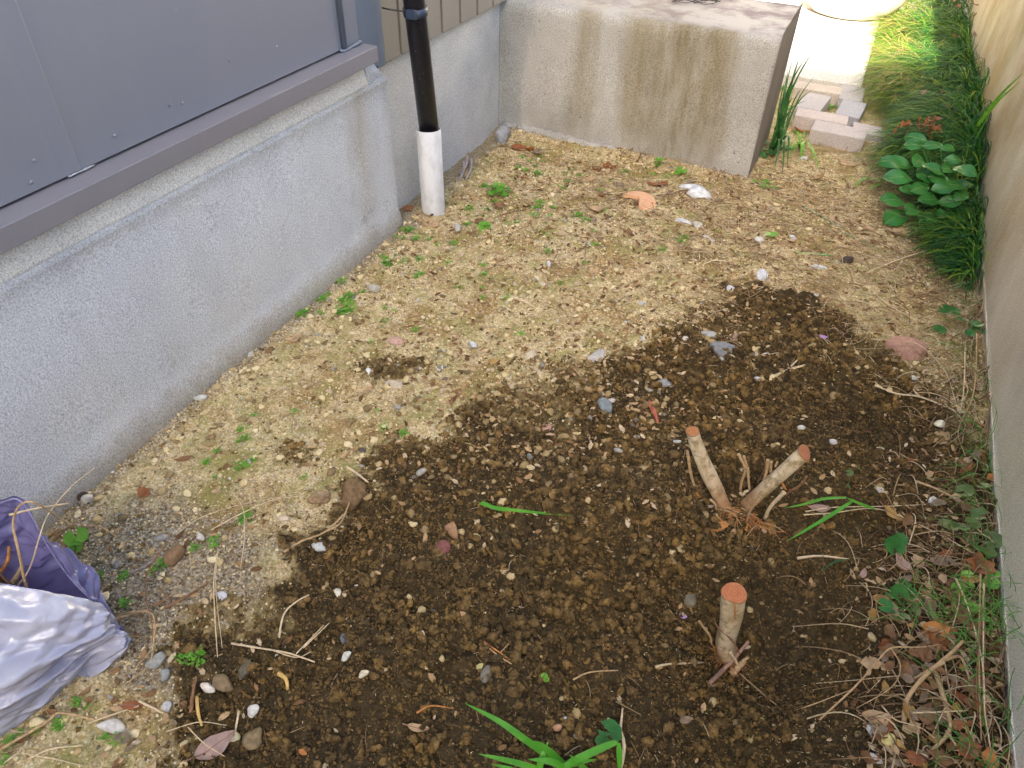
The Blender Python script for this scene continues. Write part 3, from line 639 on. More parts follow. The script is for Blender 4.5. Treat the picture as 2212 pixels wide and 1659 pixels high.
d_strip = lambda x, y: np.clip(np.exp(-((x-.50)/.11)**2)*(y < 2.6)*1.0+.9*ga(x, y, .41, .62, .06, .22)+.4*ga(x, y, .34, 1.0, .08, .1), 0, 1)*inview(x, y)
litter('dry_stems', 850, d_strip, (.02, .12), (.002, .03), (.0006, .0015), 'tangle of dry stems along the foot of the right wall', 'dry stems', .1, 2.6)
d_up = lambda x, y: np.clip(1.*ga(x, y, .12, 2.45, .28, .33)+.5*ga(x, y, -.5, 2.4, .5, .16)+.45*ga(x, y, .05, 2.05, .4, .3)+.1, 0, 1)*inview(x, y)
litter('dead_grass', 2900, d_up, (.02, .11), (.0, .012), (.0005, .0014), 'flattened dead grass and straw on the pale soil towards the pavers', 'dead grass', 1.5, 3.1, None, (.3, 1))
litter('root_fibres', 420, lambda x, y: masks(x, y)[0]*.6*inview(x, y), (.01, .05), (.0, .006), (.0003, .0008), 'fine broken root fibres in the dug soil', 'roots', .1, 1.8, None, (.3, 1))
litter('straw_bits', 330, lambda x, y: (1-masks(x, y)[0])*np.clip(1.2-y*.4, 0, 1)*inview(x, y), (.02, .07), (.0, .008), (.0004, .0010), 'short straws scattered on the near left soil', 'straw', .1, 2.2, None, (.3, 1))
# chips
M_CHIP = mat_var('leaf_crumb', [(0., (.09, .045, .02)), (.3, (.25, .14, .06)), (.6, (.48, .33, .17)), (.85, (.55, .45, .30)), (1., (.42, .27, .13))], .8, .2, 200)
u_, v_ = np.meshgrid(np.linspace(-1, 1, 5), np.linspace(-1, 1, 3)); V = np.stack([u_.ravel(), (v_*.45*np.sqrt(1.02-u_**2)).ravel(), (.22*u_**2+.18*v_**2).ravel()], -1)
F_ = np.array([(j*5+i, j*5+i+1, j*5+6+i, j*5+5+i) for j in range(2) for i in range(4)])
d_ch = lambda x, y: np.clip(.9*ga(x, y, .45, .7, .10, .5)+.9*ga(x, y, -.45, 2.15, .45, .35)+.4*ga(x, y, -.45, 1.3, .35, .3)+.8*ga(x, y, .1, 2.5, .3, .25)+.25*ga(x, y, -.45, 1.4, .4, .35)+.3*ga(x, y, -.8, .3, .2, .2), 0, 1)*inview(x, y)
x, y = sample(5600, d_ch, .1, 3.); sz = rng.uniform(.003, .011, len(x)); z = H(x, y)+.0035
tag(scatter('leaf_crumbs', [(V, F_), (V*[1, 1, -1]+[0, 0, .15], F_)], np.stack([x, y, z], -1), sz, M_CHIP, rng.uniform(0, 1, len(x)), tilt=.5), 'crumbled brown leaf fragments lying over the soil', 'leaf litter', kind='stuff')
# ------------------------------------------------------------------ stones, one by one
def stone(px, py, w_, colr, label, grp=None, flat_=.6, asp=1., sink=.3, soft=.25, rot=None, name='stone', cat='stone', var=.3, lump=.05, seed=None, sub=3):
    p = Q(px, py); s = w_*px_size(p)*.5*1.02
    colr = tuple(.62*k+.38*(sum(colr)/3)*w for k, w in zip(colr, (1.08, 1., .86))) if colr[2] > colr[0]*1.02 or min(colr) > .5 else colr; colr = tuple(min(k, .62)*.92 for k in colr) if min(colr) > .5 else colr
    V, F_ = rock_shape(seed if seed is not None else rnd.randrange(10**6), sub, 12, soft, flat_, lump)
    V = V*[1, 1/asp if asp > 1 else 1, 1]; a = rnd.uniform(0, 3.14) if rot is None else rot; R = np.array(Matrix.Rotation(a, 3, 'Z') @ Matrix.Rotation(rnd.uniform(-.25, .25), 3, 'X'))
    V = (R @ V.T).T*s; lo = -V[:, 2].min(); sink += .08; V = V+[p[0], p[1], p[2]+lo*(1-2*sink)+.002]
    return tag(put(name, fastmesh(name, V, F_), flat('stone_%02d%02d%02d' % tuple(int(c*99) for c in colr), colr, .85, .25, var, 120, .5)), label, cat, grp)
W1 = (.56, .55, .51); W2 = (.62, .57, .45); GR = (.26, .26, .25); GD = (.12, .13, .13)
S = [(1965, 762, 84, (.40, .23, .17), 'large pinkish brown rock half sunk in soil near the right wall', .45, 1.1, .4, .1),
     (378, 1208, 54, (.24, .15, .08), 'brown rock lying on grey dirt right of the plastic bag', .7, 1.25, .15, .35),
     (240, 1573, 58, W1, 'rough white stone below the plastic bag at lower left', .6, 1.5, .2, .15),
     (1645, 600, 40, (.80, .79, .75), 'crumbly white stone on pale soil in the right half', .6, 1., .2, .25),
     (1474, 486, 40, (.80, .78, .72), 'long white pebble right of the terracotta fragment', .5, 2.2, .2, .5),
     (1506, 489, 32, (.52, .50, .44), 'flat grey pebble touching the right end of the long white pebble', .4, 1.1, .3, .3),
     (1530, 518, 30, W1, 'small thin white pebble below the flat grey pebble', .4, 1.6, .25, .4),
     (1638, 522, 22, W1, 'small white pebble beside the round green leaf', .6, 1., .2, .3),
     (1712, 517, 18, (.6, .63, .68), 'little bluish white pebble between green leaf and lying stem', .6, 1., .2, .3),
     (1765, 579, 34, (.62, .62, .62), 'flat pale grey stone right of the crumbly white stone', .35, 1.8, .3, .3),
     (1576, 625, 20, (.85, .84, .8), 'small bright white chip left below the crumbly white stone', .6, 1.2, .2, .1),
     (1762, 640, 14, W1, 'tiny white pebble under the flat pale grey stone', .6, 1.1, .2, .3),
     (1083, 302, 50, (.33, .36, .40), 'blue-grey stone in the corner between house and block', .7, 1.2, .2, .2),
     (2012, 1086, 26, (.72, .70, .56), 'pale oval pebble near the litter by the right wall', .7, 1.4, .15, .5),
     (1880, 1580, 30, (.66, .67, .66), 'round white-grey pebble at lower right next to the yellow one', .8, 1., .1, .4),
     (1917, 1602, 34, (.62, .54, .22), 'yellowish pebble at the lower right', .75, 1.1, .12, .25),
     (1889, 1641, 34, (.60, .59, .55), 'long pale stone cut by the bottom edge at lower right', .6, 1.7, .2, .4),
     (1637, 1562, 28, (.40, .33, .10), 'olive yellow pebble below the single stump', .7, 1.2, .15, .3),
     (1622, 1597, 22, (.32, .27, .12), 'dull olive pebble just below the olive yellow one', .7, 1.1, .25, .3),
     (1207, 1472, 20, (.52, .30, .16), 'upper round tan ball-like pebble near the white speckled stone', .9, 1., .1, .85),
     (1204, 1575, 20, (.50, .28, .16), 'lower round tan ball-like pebble near the white speckled stone', .9, 1., .1, .85),
     (1221, 1558, 18, (.70, .72, .80), 'small bluish white speckled stone between the two tan balls', .8, 1., .1, .4),
     (786, 1458, 24, (.66, .58, .40), 'cream oval pebble on dark soil, lower of the close pair', .6, 1.3, .15, .5),
     (748, 1421, 24, (.66, .63, .52), 'cream pebble on dark soil, upper of the close pair', .6, 1.2, .15, .4),
     (690, 1187, 30, (.50, .55, .54), 'pale blue-grey angular stone near the edge of the dug patch', .7, 1., .15, .08),
     (911, 1348, 44, (.13, .14, .145), 'flat dark slate piece on the dug soil', .3, 1.1, .3, .05),
     (742, 1380, 22, (.10, .12, .16), 'small dark blue-grey stone left of the slate piece', .7, 1.2, .2, .2),
     (1488, 1303, 34, (.20, .18, .12), 'round greenish grey pebble upper left of the single stump', .8, 1., .2, .7),
     (1052, 1460, 40, (.17, .155, .12), 'grey earthy stone in the middle of the dug soil', .7, 1.1, .2, .4),
     (1305, 880, 50, (.18, .25, .28), 'blue-grey angular stone in the middle of the yard', .55, 1.4, .2, .08),
     (1436, 832, 34, (.26, .29, .31), 'slate grey stone right of the blue-grey angular stone', .6, 1.1, .2, .15),
     (1290, 775, 50, (.45, .42, .38), 'speckled greyish stone where pale soil meets the dark', .5, 1.2, .3, .3),
     (1560, 762, 60, (.20, .22, .24), 'large dark grey rock at the upper rim of the dug patch', .55, 1.4, .25, .1),
     (1530, 725, 36, (.38, .38, .36), 'grey stone just above the large dark grey rock', .5, 1.3, .25, .3),
     (1588, 730, 28, (.30, .20, .14), 'brown pointed stone right of the large dark grey rock', .6, 1.2, .2, .1),
     (1655, 770, 18, (.62, .60, .52), 'white oval pebble at the upper rim, right of a similar greyer one', .7, 1.4, .15, .5),
     (1632, 768, 16, (.48, .50, .52), 'greyish oval pebble at the upper rim, left of the white one', .7, 1.4, .15, .5),
     (1607, 795, 16, (.60, .60, .55), 'small pale pebble left below the oval pair', .7, 1., .15, .5),
     (1480, 735, 16, (.62, .60, .54), 'whitish round pebble left of the dark grey rock', .7, 1., .15, .5),
     (1388, 735, 16, (.66, .64, .58), 'whitish pebble far left of the dark grey rock', .7, 1., .15, .5),
     (1020, 748, 24, (.62, .66, .72), 'bluish white chip in the middle of the pale gravel', .6, 1.2, .15, .1),
     (797, 806, 18, (.80, .78, .72), 'white pebble left in the pale gravel', .7, 1., .1, .4),
     (952, 800, 14, (.80, .78, .72), 'tiny white pebble centre left in the pale gravel', .7, 1., .1, .4),
     (1185, 575, 20, (.74, .70, .62), 'drop shaped white stone on the mid pale soil', .6, 1.4, .1, .4),
     (436, 864, 28, (.70, .66, .56), 'cream pebble on sandy soil close to the plinth', .7, 1.4, .1, .5),
     (191, 1083, 26, (.52, .48, .40), 'beige pebble at the plinth foot beside the bag opening', .8, 1.2, .1, .5),
     (175, 1077, 24, (.07, .05, .04), 'dark earthy lump touching the beige pebble by the plinth', .8, 1.2, .1, .3),
     (343, 1428, 42, (.28, .31, .29), 'greenish grey stone right of the bag, larger of two', .7, 1.1, .15, .1),
     (358, 1460, 34, (.27, .30, .29), 'greenish grey stone right of the bag, smaller and lower of two', .7, 1.2, .15, .15),
     (548, 1540, 26, (.62, .61, .58), 'white lumpy stone at the lower left edge of the dug soil', .8, 1., .1, .3),
     (450, 1488, 36, (.66, .60, .50), 'bent whitish stone above the white lumpy stone', .5, 1.8, .15, .3),
     (480, 1292, 22, (.72, .72, .70), 'white chip on grey dirt in front of the dug soil edge', .5, 1.1, .15, .05),
     (505, 1598, 26, (.55, .50, .32), 'yellow-white pebble right of the big pinkish leaf', .7, 1.2, .15, .3),
     (363, 1530, 22, (.48, .48, .47), 'little grey pebble right of the rough white stone', .7, 1., .15, .4),
     (772, 1270, 26, (.62, .52, .36), 'cream chip amid the dark soil, upper left area', .4, 1.5, .2, .2),
     (733, 1283, 28, (.68, .62, .50), 'white chip amid the dark soil, left of the cream chip', .4, 1.6, .2, .1),
     (350, 1165, 30, (.36, .34, .31), 'flat grey pebble on grey dirt above the brown rock', .5, 1.3, .25, .5),
     (434, 1163, 24, (.50, .48, .42), 'pale pebble on grey dirt above the brown rock', .6, 1.3, .2, .4),
     (252, 1222, 24, (.24, .25, .25), 'dark oval pebble right of the bag opening', .5, 1.4, .25, .6),
     (612, 1123, 26, (.60, .50, .36), 'tan pebble where straw stems cross at the soil edge', .6, 1.2, .2, .4),
     (1900, 1060, 16, (.55, .52, .45), 'small white crumb in the litter right of the grass blade', .6, 1., .2, .3),
     (1798, 959, 16, (.70, .69, .62), 'white pebble above the right end of the tilted stump', .8, 1., .1, .5),
     (1728, 928, 18, (.74, .72, .55), 'yellowish white pebble right above the tilted stump', .8, 1., .1, .5),
     (2028, 921, 22, (.66, .62, .48), 'cream pebble on dark soil near the right wall', .8, 1., .1, .4),
     (1898, 971, 18, (.62, .56, .36), 'flat cream pebble in the dark soil right of the tilted stump', .5, 1.4, .1, .4),
     (1636, 822, 16, (.74, .73, .68), 'white pebble left of the forked twig', .7, 1., .1, .4),
     (1972, 820, 14, (.70, .68, .60), 'small white pebble below the pinkish brown rock', .7, 1., .1, .4),
     (1621, 1188, 18, (.46, .55, .48), 'pale green-white chip below the stump pair', .5, 1.1, .1, .2),
     (1462, 957, 16, (.55, .55, .53), 'small grey pebble left of the upright stump', .7, 1., .1, .4),
     (1322, 870, 16, (.5, .45, .42), 'rosy grey pebble by the blue-grey angular stone', .7, 1., .1, .4),
     (852, 835, 44, (.50, .42, .30), 'tan rounded stone sunk in the middle gravel', .45, 1.1, .35, .5),
     (920, 845, 40, (.48, .38, .22), 'ochre rounded stone sunk in the middle gravel', .45, 1.1, .35, .5),
     (1145, 770, 36, (.55, .47, .33), 'beige stone sunk right of centre gravel', .45, 1.1, .35, .5),
     (855, 740, 40, (.48, .31, .24), 'reddish tan stone sunk in the middle gravel', .45, 1.1, .35, .4),
     (977, 1150, 40, (.34, .20, .11), 'rusty brown stone below the lying grass blade', .7, 1.3, .2, .25),
     (955, 1190, 36, (.20, .08, .07), 'dark red stone below the rusty brown stone', .75, 1., .15, .35),
     (1180, 930, 30, (.45, .27, .20), 'pinkish stone in the centre of the dark gravel', .7, 1., .2, .3),
     (760, 1082, 74, (.19, .12, .06), 'large brown earth lump at the upper left edge of the dug soil', .7, 1.2, .25, .3),
     (694, 1082, 44, (.30, .21, .12), 'tan earth lump with white specks left of the large brown lump', .8, 1., .2, .3),
     (530, 1450, 44, (.13, .11, .07), 'olive brown earth lump at the lower left of the dug soil', .7, 1.3, .2, .4),
     (480, 1480, 48, (.22, .16, .09), 'tan earth lump beside the bent whitish stone', .7, 1.1, .2, .4),
     (545, 1600, 48, (.20, .15, .08), 'sandy earth lump right of the big pinkish leaf', .7, 1.1, .2, .4),
     (1828, 568, 30, (.07, .055, .045), 'dark round stone on pale soil below the lying stem', .7, 1.2, .2, .6),
     (1660, 328, 18, (.62, .70, .78), 'bluish white chip at the block foot under the blades', .6, 1.2, .1, .1),
     (1737, 345, 16, (.74, .72, .66), 'white chip in front of the front paver', .6, 1.2, .1, .1),
     (988, 497, 28, (.46, .44, .38), 'grey pebble right of the pipe sleeve foot', .7, 1.2, .15, .4),
     (808, 628, 30, (.40, .37, .30), 'rounded grey stone in the weeds by the plinth', .7, 1.2, .2, .5),
     (612, 880, 5, (.5, .5, .5), 'tiny stone', .7, 1., .2, .5)]
for (px, py, w_, c, lb, fl, asp, sk, sf) in S[:-1]:
    earth = 'earth lump' in lb or 'earthy lump' in lb
    stone(px, py, w_, c, lb, None, fl, asp, sk, sf, None if asp < 1.5 else rnd.uniform(-.4, .2), 'soil_lump' if earth else 'pebble' if 'pebble' in lb else 'stone', 'soil lump' if earth else 'stone', .45 if earth else .3, .12 if earth else .05)
# white angular rock with an arm
t = thing('angular_rock', 'white angular rock with a pointed arm in front of the block corner', 'stone', Q(1500, 420))
for (px, py, w_, fl, asp, rt) in [(1508, 424, 46, .8, 1., .3), (1488, 412, 44, .45, 2.0, .1)]:
    p = Q(px, py); V, F_ = rock_shape(px, 3, 9, .05, fl, .05); V = V*[1, 1/asp, 1]; V = (np.array(Matrix.Rotation(rt, 3, 'Z')) @ V.T).T*w_*px_size(p)*.52; V = V+p+[0, 0, .012]
    put('rock_lobe', fastmesh('rock_lobe', V, F_), flat('white_rock', (.62, .64, .64), .85, .25, .35, 60, .6), t)
# terracotta fragment (flat half-disc with a bite)
p = Q(1384, 438); s = px_size(p); out = []
for a in np.linspace(-.15, math.pi+.25, 22): out.append((38*math.cos(a), 24*math.sin(a)*1.25-6))
out += [(-20, -4), (-8, -1), (2, -9), (12, -20), (26, -24)]
mb = MB(); n = len(out); R = Matrix.Rotation(-.35, 3, 'Z') @ Matrix.Rotation(.12, 3, 'Y')
top = []
for zz, sc in ((0, 1.), (.009, 1.), (.013, .93)): top += [tuple(R @ Vector((u*s*sc, v*s*1.25*sc, zz+.0015*math.cos(u*.07)))+Vector(p)+Vector((0, 0, .003))) for u, v in out]
mb.add(top, [(k*n+i, k*n+(i+1) % n, (k+1)*n+(i+1) % n, (k+1)*n+i) for k in range(2) for i in range(n)]+[tuple(2*n+i for i in range(n)), tuple(range(n))[::-1]])
tag(obj('terracotta_shard', mb, flat('terracotta', (.72, .42, .24), .8, .25, .18, 40), None), 'pale orange half-disc terracotta shard lying in front of the block', 'shard')
mb = MB(); mb.tube(curve([Q(1403, 868, .006), Q(1411, 885, .009), Q(1421, 912, .005)], 5), [.004, .0055, .006, .006, .0055, .006, .0055, .005, .004, .004, .003][:11], 8, wob=.15)
tag(obj('wood_chip', mb, flat('red_wood', (.42, .13, .08), .8, .2, .3, 60), None, False), 'reddish wood chip left of the upright stump top', 'wood chip')
for (px, py, lb) in [(1777, 729, 'small purple petal lying above the forked twig'), (1475, 1332, 'small pinkish petal on the soil left of the single stump')]:
    p = Q(px, py, .004); V = np.stack([u_.ravel(), (v_*.7*np.sqrt(1.02-u_**2)).ravel(), (.3*u_**2+.2*v_**2).ravel()], -1)*9*px_size(p)+p
    tag(put('petal', fastmesh('petal', V, np.array([(j*5+i, j*5+i+1, j*5+6+i, j*5+5+i) for j in range(2) for i in range(4)])), flat('petal_%d' % px, (.42, .25, .45), .6, .3, .2, 60)), lb, 'petal')
# pebbles that nothing tells apart
protos = {}
def pebble_copy(kind, x, y, s, label, grp):
    if kind not in protos:
        V, F_ = rock_shape({'pale': 501, 'grey': 502, 'tan': 503, 'dark': 504}[kind], 2, 10, .4, .7, .06)
        me = fastmesh('pebble', V, F_); colr = {'pale': (.44, .38, .27), 'grey': (.33, .33, .31), 'tan': (.34, .25, .13), 'dark': (.15, .13, .11)}[kind]
        m = NT('pebble_'+kind, .85, .25); me.materials.append(m.m)
        m.col(m.mix(1., m.mix(1., m.ramp(m.noise(160, 4), [(.3, .65), (.7, 1.25)]), colr, 'MULTIPLY'), m.ramp(m.rand(), [(0., (.62, .60, .56)), (.5, (1., .95, .85)), (1., (1.25, 1.2, 1.1))]), 'MULTIPLY'))
        m.bump(m.noise(300, 3), .4, .001); protos[kind] = me
    o = bpy.data.objects.new('pebble', protos[kind]); COL.objects.link(o); o.location = (x, y, hz(x, y)+s*.25)
    o.rotation_euler = (rnd.uniform(-.4, .4), rnd.uniform(-.4, .4), rnd.uniform(0, 6.28)); o.scale = (s, s*rnd.uniform(.6, 1), s*rnd.uniform(.6, 1)); return tag(o, label, 'stone', grp)
def area(n, box, kinds, label, grp, sr, cond=None):
    k = 0
    while k < n:
        px = rnd.uniform(box[0], box[2]); py = rnd.uniform(box[1], box[3]); p = G0(px, py)
        if p[0] < -1.15 or p[0] > .49 or p[1] > 2.6 or ('plinth' in grp and p[0] > -1.02): continue
        d = float(masks(np.array([p[0]]), np.array([p[1]]))[0][0])
        if cond is not None and (d > .5) != cond: continue
        pebble_copy(rnd.choice(kinds), float(p[0]), float(p[1]), rnd.uniform(*sr)*rnd.uniform(.7, 1.), label, grp); k += 1
area(45, (420, 800, 2100, 1650), ['tan', 'grey', 'dark', 'pale', 'tan'], 'small pebble lying in the dark dug soil', 'small pebbles in the dug soil', (.0025, .0055), True)
area(75, (700, 400, 2050, 860), ['pale', 'tan', 'tan', 'grey'], 'small pebble on the pale soil between block and dug patch', 'small pebbles on the pale soil', (.004, .0085), False)
area(40, (100, 900, 600, 1650), ['pale', 'grey', 'dark', 'grey'], 'small pebble on the soil at the lower left', 'small pebbles at the lower left', (.003, .006), False)
area(34, (1180, 780, 1560, 960), ['dark', 'grey', 'tan', 'tan', 'grey'], 'small stone in the stony band at the upper rim of the dug patch', 'stones in the stony band', (.006, .012), True)
area(46, (700, 760, 1400, 1040), ['tan', 'tan', 'dark', 'tan', 'grey'], 'stone in the coarse gravel in the middle of the yard', 'stones in the middle gravel', (.006, .013))
area(46, (560, 470, 960, 790), ['grey', 'pale', 'grey'], 'small grey stone in the gravelly strip along the plinth foot', 'grey stones along the plinth foot', (.003, .008), False)
# ------------------------------------------------------------------ stumps
def m_bark():
    m = NT('pale_bark', .8, .25); X, Y, Z = m.xyz()
    c = m.ramp(m.noise(28, 6, .65, m.scl((1, 1, .5))), [(.28, (.32, .23, .12)), (.45, (.60, .48, .30)), (.6, (.74, .64, .45)), (.75, (.76, .71, .60))])
    c = m.mix(m.ramp(m.noise(48, 4, .7), [(.50, 0.), (.62, .8)]), c, (.30, .22, .11)); c = m.mix(m.ramp(m.noise(160, 3, .6, m.scl((.4, .4, 1.6))), [(.66, 0.), (.71, .75)]), c, (.12, .07, .035))
    c = m.mix(m.ramp(m.attr('tint'), [(.0, 1.), (.25, .85), (.5, .2), (.7, 0.)]), c, m.mix(m.noise(60, 5), (.30, .12, .04), (.50, .30, .15)))
    m.col(c); m.bump(m.noise(90, 5, .65, m.scl((1, 1, .6))), .9, .005); return m.m
def m_cut(c0, ctr, axis):
    m = NT('cut_wood', .75, .25)
    v = m.n('ShaderNodeVectorMath', operation='DISTANCE'); m.L(m.pos, v.inputs[0]); v.inputs[1].default_value = tuple(ctr)
    d = m.math('ADD', m.math('MULTIPLY', v.outputs['Value'], 1350.), m.math('MULTIPLY', m.noise(90, 3), 5.))
    s = m.math('SINE', d); c = m.mix(m.ramp(s, [(.0, 0.), (.9, .42)]), c0, tuple(min(1, k*1.25+.06) for k in c0))
    c = m.mix(.5, c, m.ramp(m.noise(140, 4, .7), [(.3, .6), (.65, 1.2)]), 'MULTIPLY')
    m.col(c); m.bump(s, .25, .0006); m.bump(m.noise(300, 3), .2, .0008); return m.m
M_BARK = m_bark(); N_ST = 40
def stem(parent, pts, rad, cutc, name='stem', tiltcut=None, rings=True):
    P = curve(pts, 9); m = len(P); rad = np.interp(np.linspace(0, 1, m), np.linspace(0, 1, len(rad)), rad)
    T = np.gradient(P, axis=0); T /= np.linalg.norm(T, axis=1)[:, None]; u = np.cross(T[0], [0, 1., 0]); V = []; TT = []
    cn = T[-1] if tiltcut is None else np.array(tiltcut)/np.linalg.norm(tiltcut)
    for k in range(m):
        u = u-np.dot(u, T[k])*T[k]; u /= np.linalg.norm(u); v = np.cross(T[k], u)
        for a in range(N_ST):
            th = 2*math.pi*a/N_ST; r = rad[k]*(1+.07*math.sin(2*th+k*.22)+.05*math.sin(3*th+1+k*.15)+.05*(vn(np.array([math.cos(th)*2+5+k*.35]), np.array([math.sin(th)*2+k*.3]), 77)[0]-.5))
            q = P[k]+r*(math.cos(th)*u+math.sin(th)*v)
            if k == m-1: q = q - T[k]*(np.dot(q-P[k], cn)/np.dot(T[k], cn))
            V.append(q); TT.append(k/(m-1))
    V = [q if k_ >= (m-1)*N_ST else q+np.array([0, 0, 0])+(q-P[k_//N_ST])*.10*(fbm(np.array([k_ % N_ST*.5]), np.array([k_//N_ST*.45+rad[0]*900]), 3, 12)[0]-.45) for k_, q in enumerate(V)]
    F = [(k*N_ST+a, k*N_ST+(a+1) % N_ST, (k+1)*N_ST+(a+1) % N_ST, (k+1)*N_ST+a) for k in range(m-1) for a in range(N_ST)]
    o = put(name, fastmesh(name, V, F, TT), M_BARK, parent)
    ring = np.array(V[-N_ST:]); c = ring.mean(0); mb = MB(); VV = []; nr = 6
    for j in range(nr, 0, -1): VV += [c+(q-c)*(j/nr)*(.985 if j == nr else 1)+cn*(.0006 if j == nr else .0012+.0008*rnd.random()) for q in ring]
    VV.append(c+cn*.0012); FF = [(k*N_ST+a, k*N_ST+(a+1) % N_ST, (k+1)*N_ST+(a+1) % N_ST, (k+1)*N_ST+a) for k in range(nr-1) for a in range(N_ST)]+[((nr-1)*N_ST+a, (nr-1)*N_ST+(a+1) % N_ST, nr*N_ST) for a in range(N_ST)]
    mb.add(VV, FF); obj('cut_face', mb, m_cut(cutc, c, cn), o, True)
    mb = MB(); mb.tube(np.vstack([ring, ring[:1]]), .0009, 6, False, .3); obj('bark_lip', mb, flat('bark_edge', (.30, .14, .06)), o, True); return o
M_TWIG = flat('twig_tan', (.46, .32, .17), .8, .2, .35, 150); M_TWIG_D = flat('twig_brown', (.24, .13, .07), .8, .2, .35, 150); M_TWIG_P = flat('twig_pale', (.62, .50, .32), .8, .2, .3, 150)
M_ROOT = flat('root_rust', (.46, .20, .06), .85, .2, .5, 90); M_TWIG_G = flat('twig_grey', (.36, .31, .28), .8, .2, .3, 120)
def spl(parent, name, pts, r, mat, taper=.55, wob=.12, n=7):
    P = curve(pts, 6); mb = MB(); mb.tube(P, np.linspace(r, r*taper, len(P)), n, True, wob); return obj(name, mb, mat, parent, True)
def zo(px, py, z, yref): return PL(px, py, 1, yref)
# pair of stems
b1 = Q(1558, 1092); b2 = Q(1607, 1097); yb = b1[1]
t = thing('tree_stump', 'forked tree stump with two cut stems, the one leaning left and the other leaning right', 'tree stump', (b1+b2)/2, 'cut tree stumps in the dug patch')
t1 = PL(1496, 932, 1, yb-.012); mid = PL(1520, 1010, 1, yb-.004)
cut_c = (.60, .27, .12)
f1 = Q(1563, 1098)
stem(t, [f1-[-.008, 0, .03], f1, PL(1548, 1060, 1, yb-.002), PL(1527, 1015, 1, yb-.004), PL(1509, 972, 1, yb-.008), t1], [.0190, .0165, .0150, .0160, .0150, .0132, .0134, .0130], (.40, .17, .06), tiltcut=(-.25, -.1, 1))
t2 = PL(1738, 977, 1, yb+.012); f2 = Q(1608, 1100); 
stem(t, [f2-[.004, 0, .03], f2+[.002, 0, .010], PL(1645, 1062, 1, yb+.004), PL(1680, 1030, 1, yb+.006), t2], [.0175, .0165, .0125, .0130, .0150, .0138, .0132], (.36, .15, .07), tiltcut=(t2-PL(1680, 1030, 1, yb+.006))+np.array([.02, -.035, -.012]))
rc = Q(1590, 1120)
for k in range(7):
    V, F_ = rock_shape(700+k, 3, 10, .5, .7, .22); c = rc+[rnd.uniform(-.04, .035), rnd.uniform(-.018, .014), .002]; put('root_knot', fastmesh('root_knot', V*rnd.uniform(.010, .018)+c, F_), M_ROOT, t)
for k in range(85):
    a = rnd.uniform(math.pi*.9, math.pi*2.1); L = rnd.uniform(.02, .065); s0 = rc+[rnd.uniform(-.055, .055), rnd.uniform(-.012, .012), rnd.uniform(.006, .02)]
    s1 = s0+[math.cos(a)*L*.5, math.sin(a)*L*.3, rnd.uniform(-.004, .012)]; s2 = s0+[math.cos(a)*L, math.sin(a)*L*.95, 0]; s2[2] = float(Hm(s2[0], s2[1]))+rnd.uniform(.007, .014)
    spl(t, 'root', [s0, s1, s2], rnd.uniform(.0008, .0019), rnd.choice([M_ROOT, M_ROOT, M_TWIG_D, M_TWIG]), .3)
Z1 = lambda x, y: (1640+x*420/1742.)*.864    # survey readings taken on an enlarged crop of the pair
Z2 = lambda x, y: (1000+y*400/1659.)*.864
def zc(x, y, d=0.): return PL(Z1(x, y), Z2(x, y), 1, yb+d)
TW = [([(325, 530), (350, 700), (385, 850), (440, 980)], .0034, M_TWIG, 0.), ([(300, 860), (350, 960), (385, 1030)], .0022, M_TWIG_D, -.01), ([(265, 1040), (380, 1060), (500, 1095), (600, 1105)], .0034, M_TWIG_G, -.025),
      ([(560, 1030), (615, 1080), (620, 1160), (590, 1220)], .003, M_TWIG, -.03), ([(855, 560), (905, 660), (925, 740), (890, 840), (875, 940)], .0032, M_TWIG, .01), ([(910, 580), (935, 680), (905, 800)], .0028, M_TWIG, .012),
      ([(950, 700), (960, 830), (970, 930)], .0030, M_TWIG, .012), ([(965, 600), (950, 700)], .0015, M_TWIG_D, .014), ([(1160, 620), (1150, 720), (1120, 830)], .0036, M_TWIG, .015), ([(1195, 640), (1190, 750)], .0032, M_TWIG, .018),
      ([(1120, 580), (1130, 700), (1060, 850)], .0013, M_TWIG_D, .012), ([(1565, 790), (1500, 880), (1400, 940), (1345, 985)], .0024, M_TWIG_D, -.005), ([(1330, 955), (1260, 1030), (1180, 1120), (1130, 1230)], .0044, M_TWIG_P, -.02),
      ([(1310, 860), (1350, 930)], .002, M_ROOT, -.01), ([(1090, 950), (1040, 1060), (970, 1160), (940, 1280)], .0024, M_TWIG, -.035), ([(560, 1390), (620, 1340), (700, 1220)], .0024, flat('root_orange', (.62, .30, .07), .8), -.03),
      ([(620, 1340), (665, 1365)], .002, flat('root_orange', (.62, .30, .07), .8), -.03), ([(870, 960), (900, 985), (930, 950), (960, 940)], .003, M_TWIG_P, -.01), ([(420, 960), (470, 1040), (540, 1110)], .0025, M_ROOT, -.02),
      ([(1240, 690), (1260, 640)], .0025, M_TWIG, .01), ([(220, 930), (330, 915), (400, 990)], .0011, M_TWIG, -.01), ([(190, 1000), (300, 1040)], .0009, M_TWIG_D, -.01)]
for pts, r, mt, d in TW: spl(t, 'twig', [zc(x, y, d) for x, y in pts], r, mt, .8)
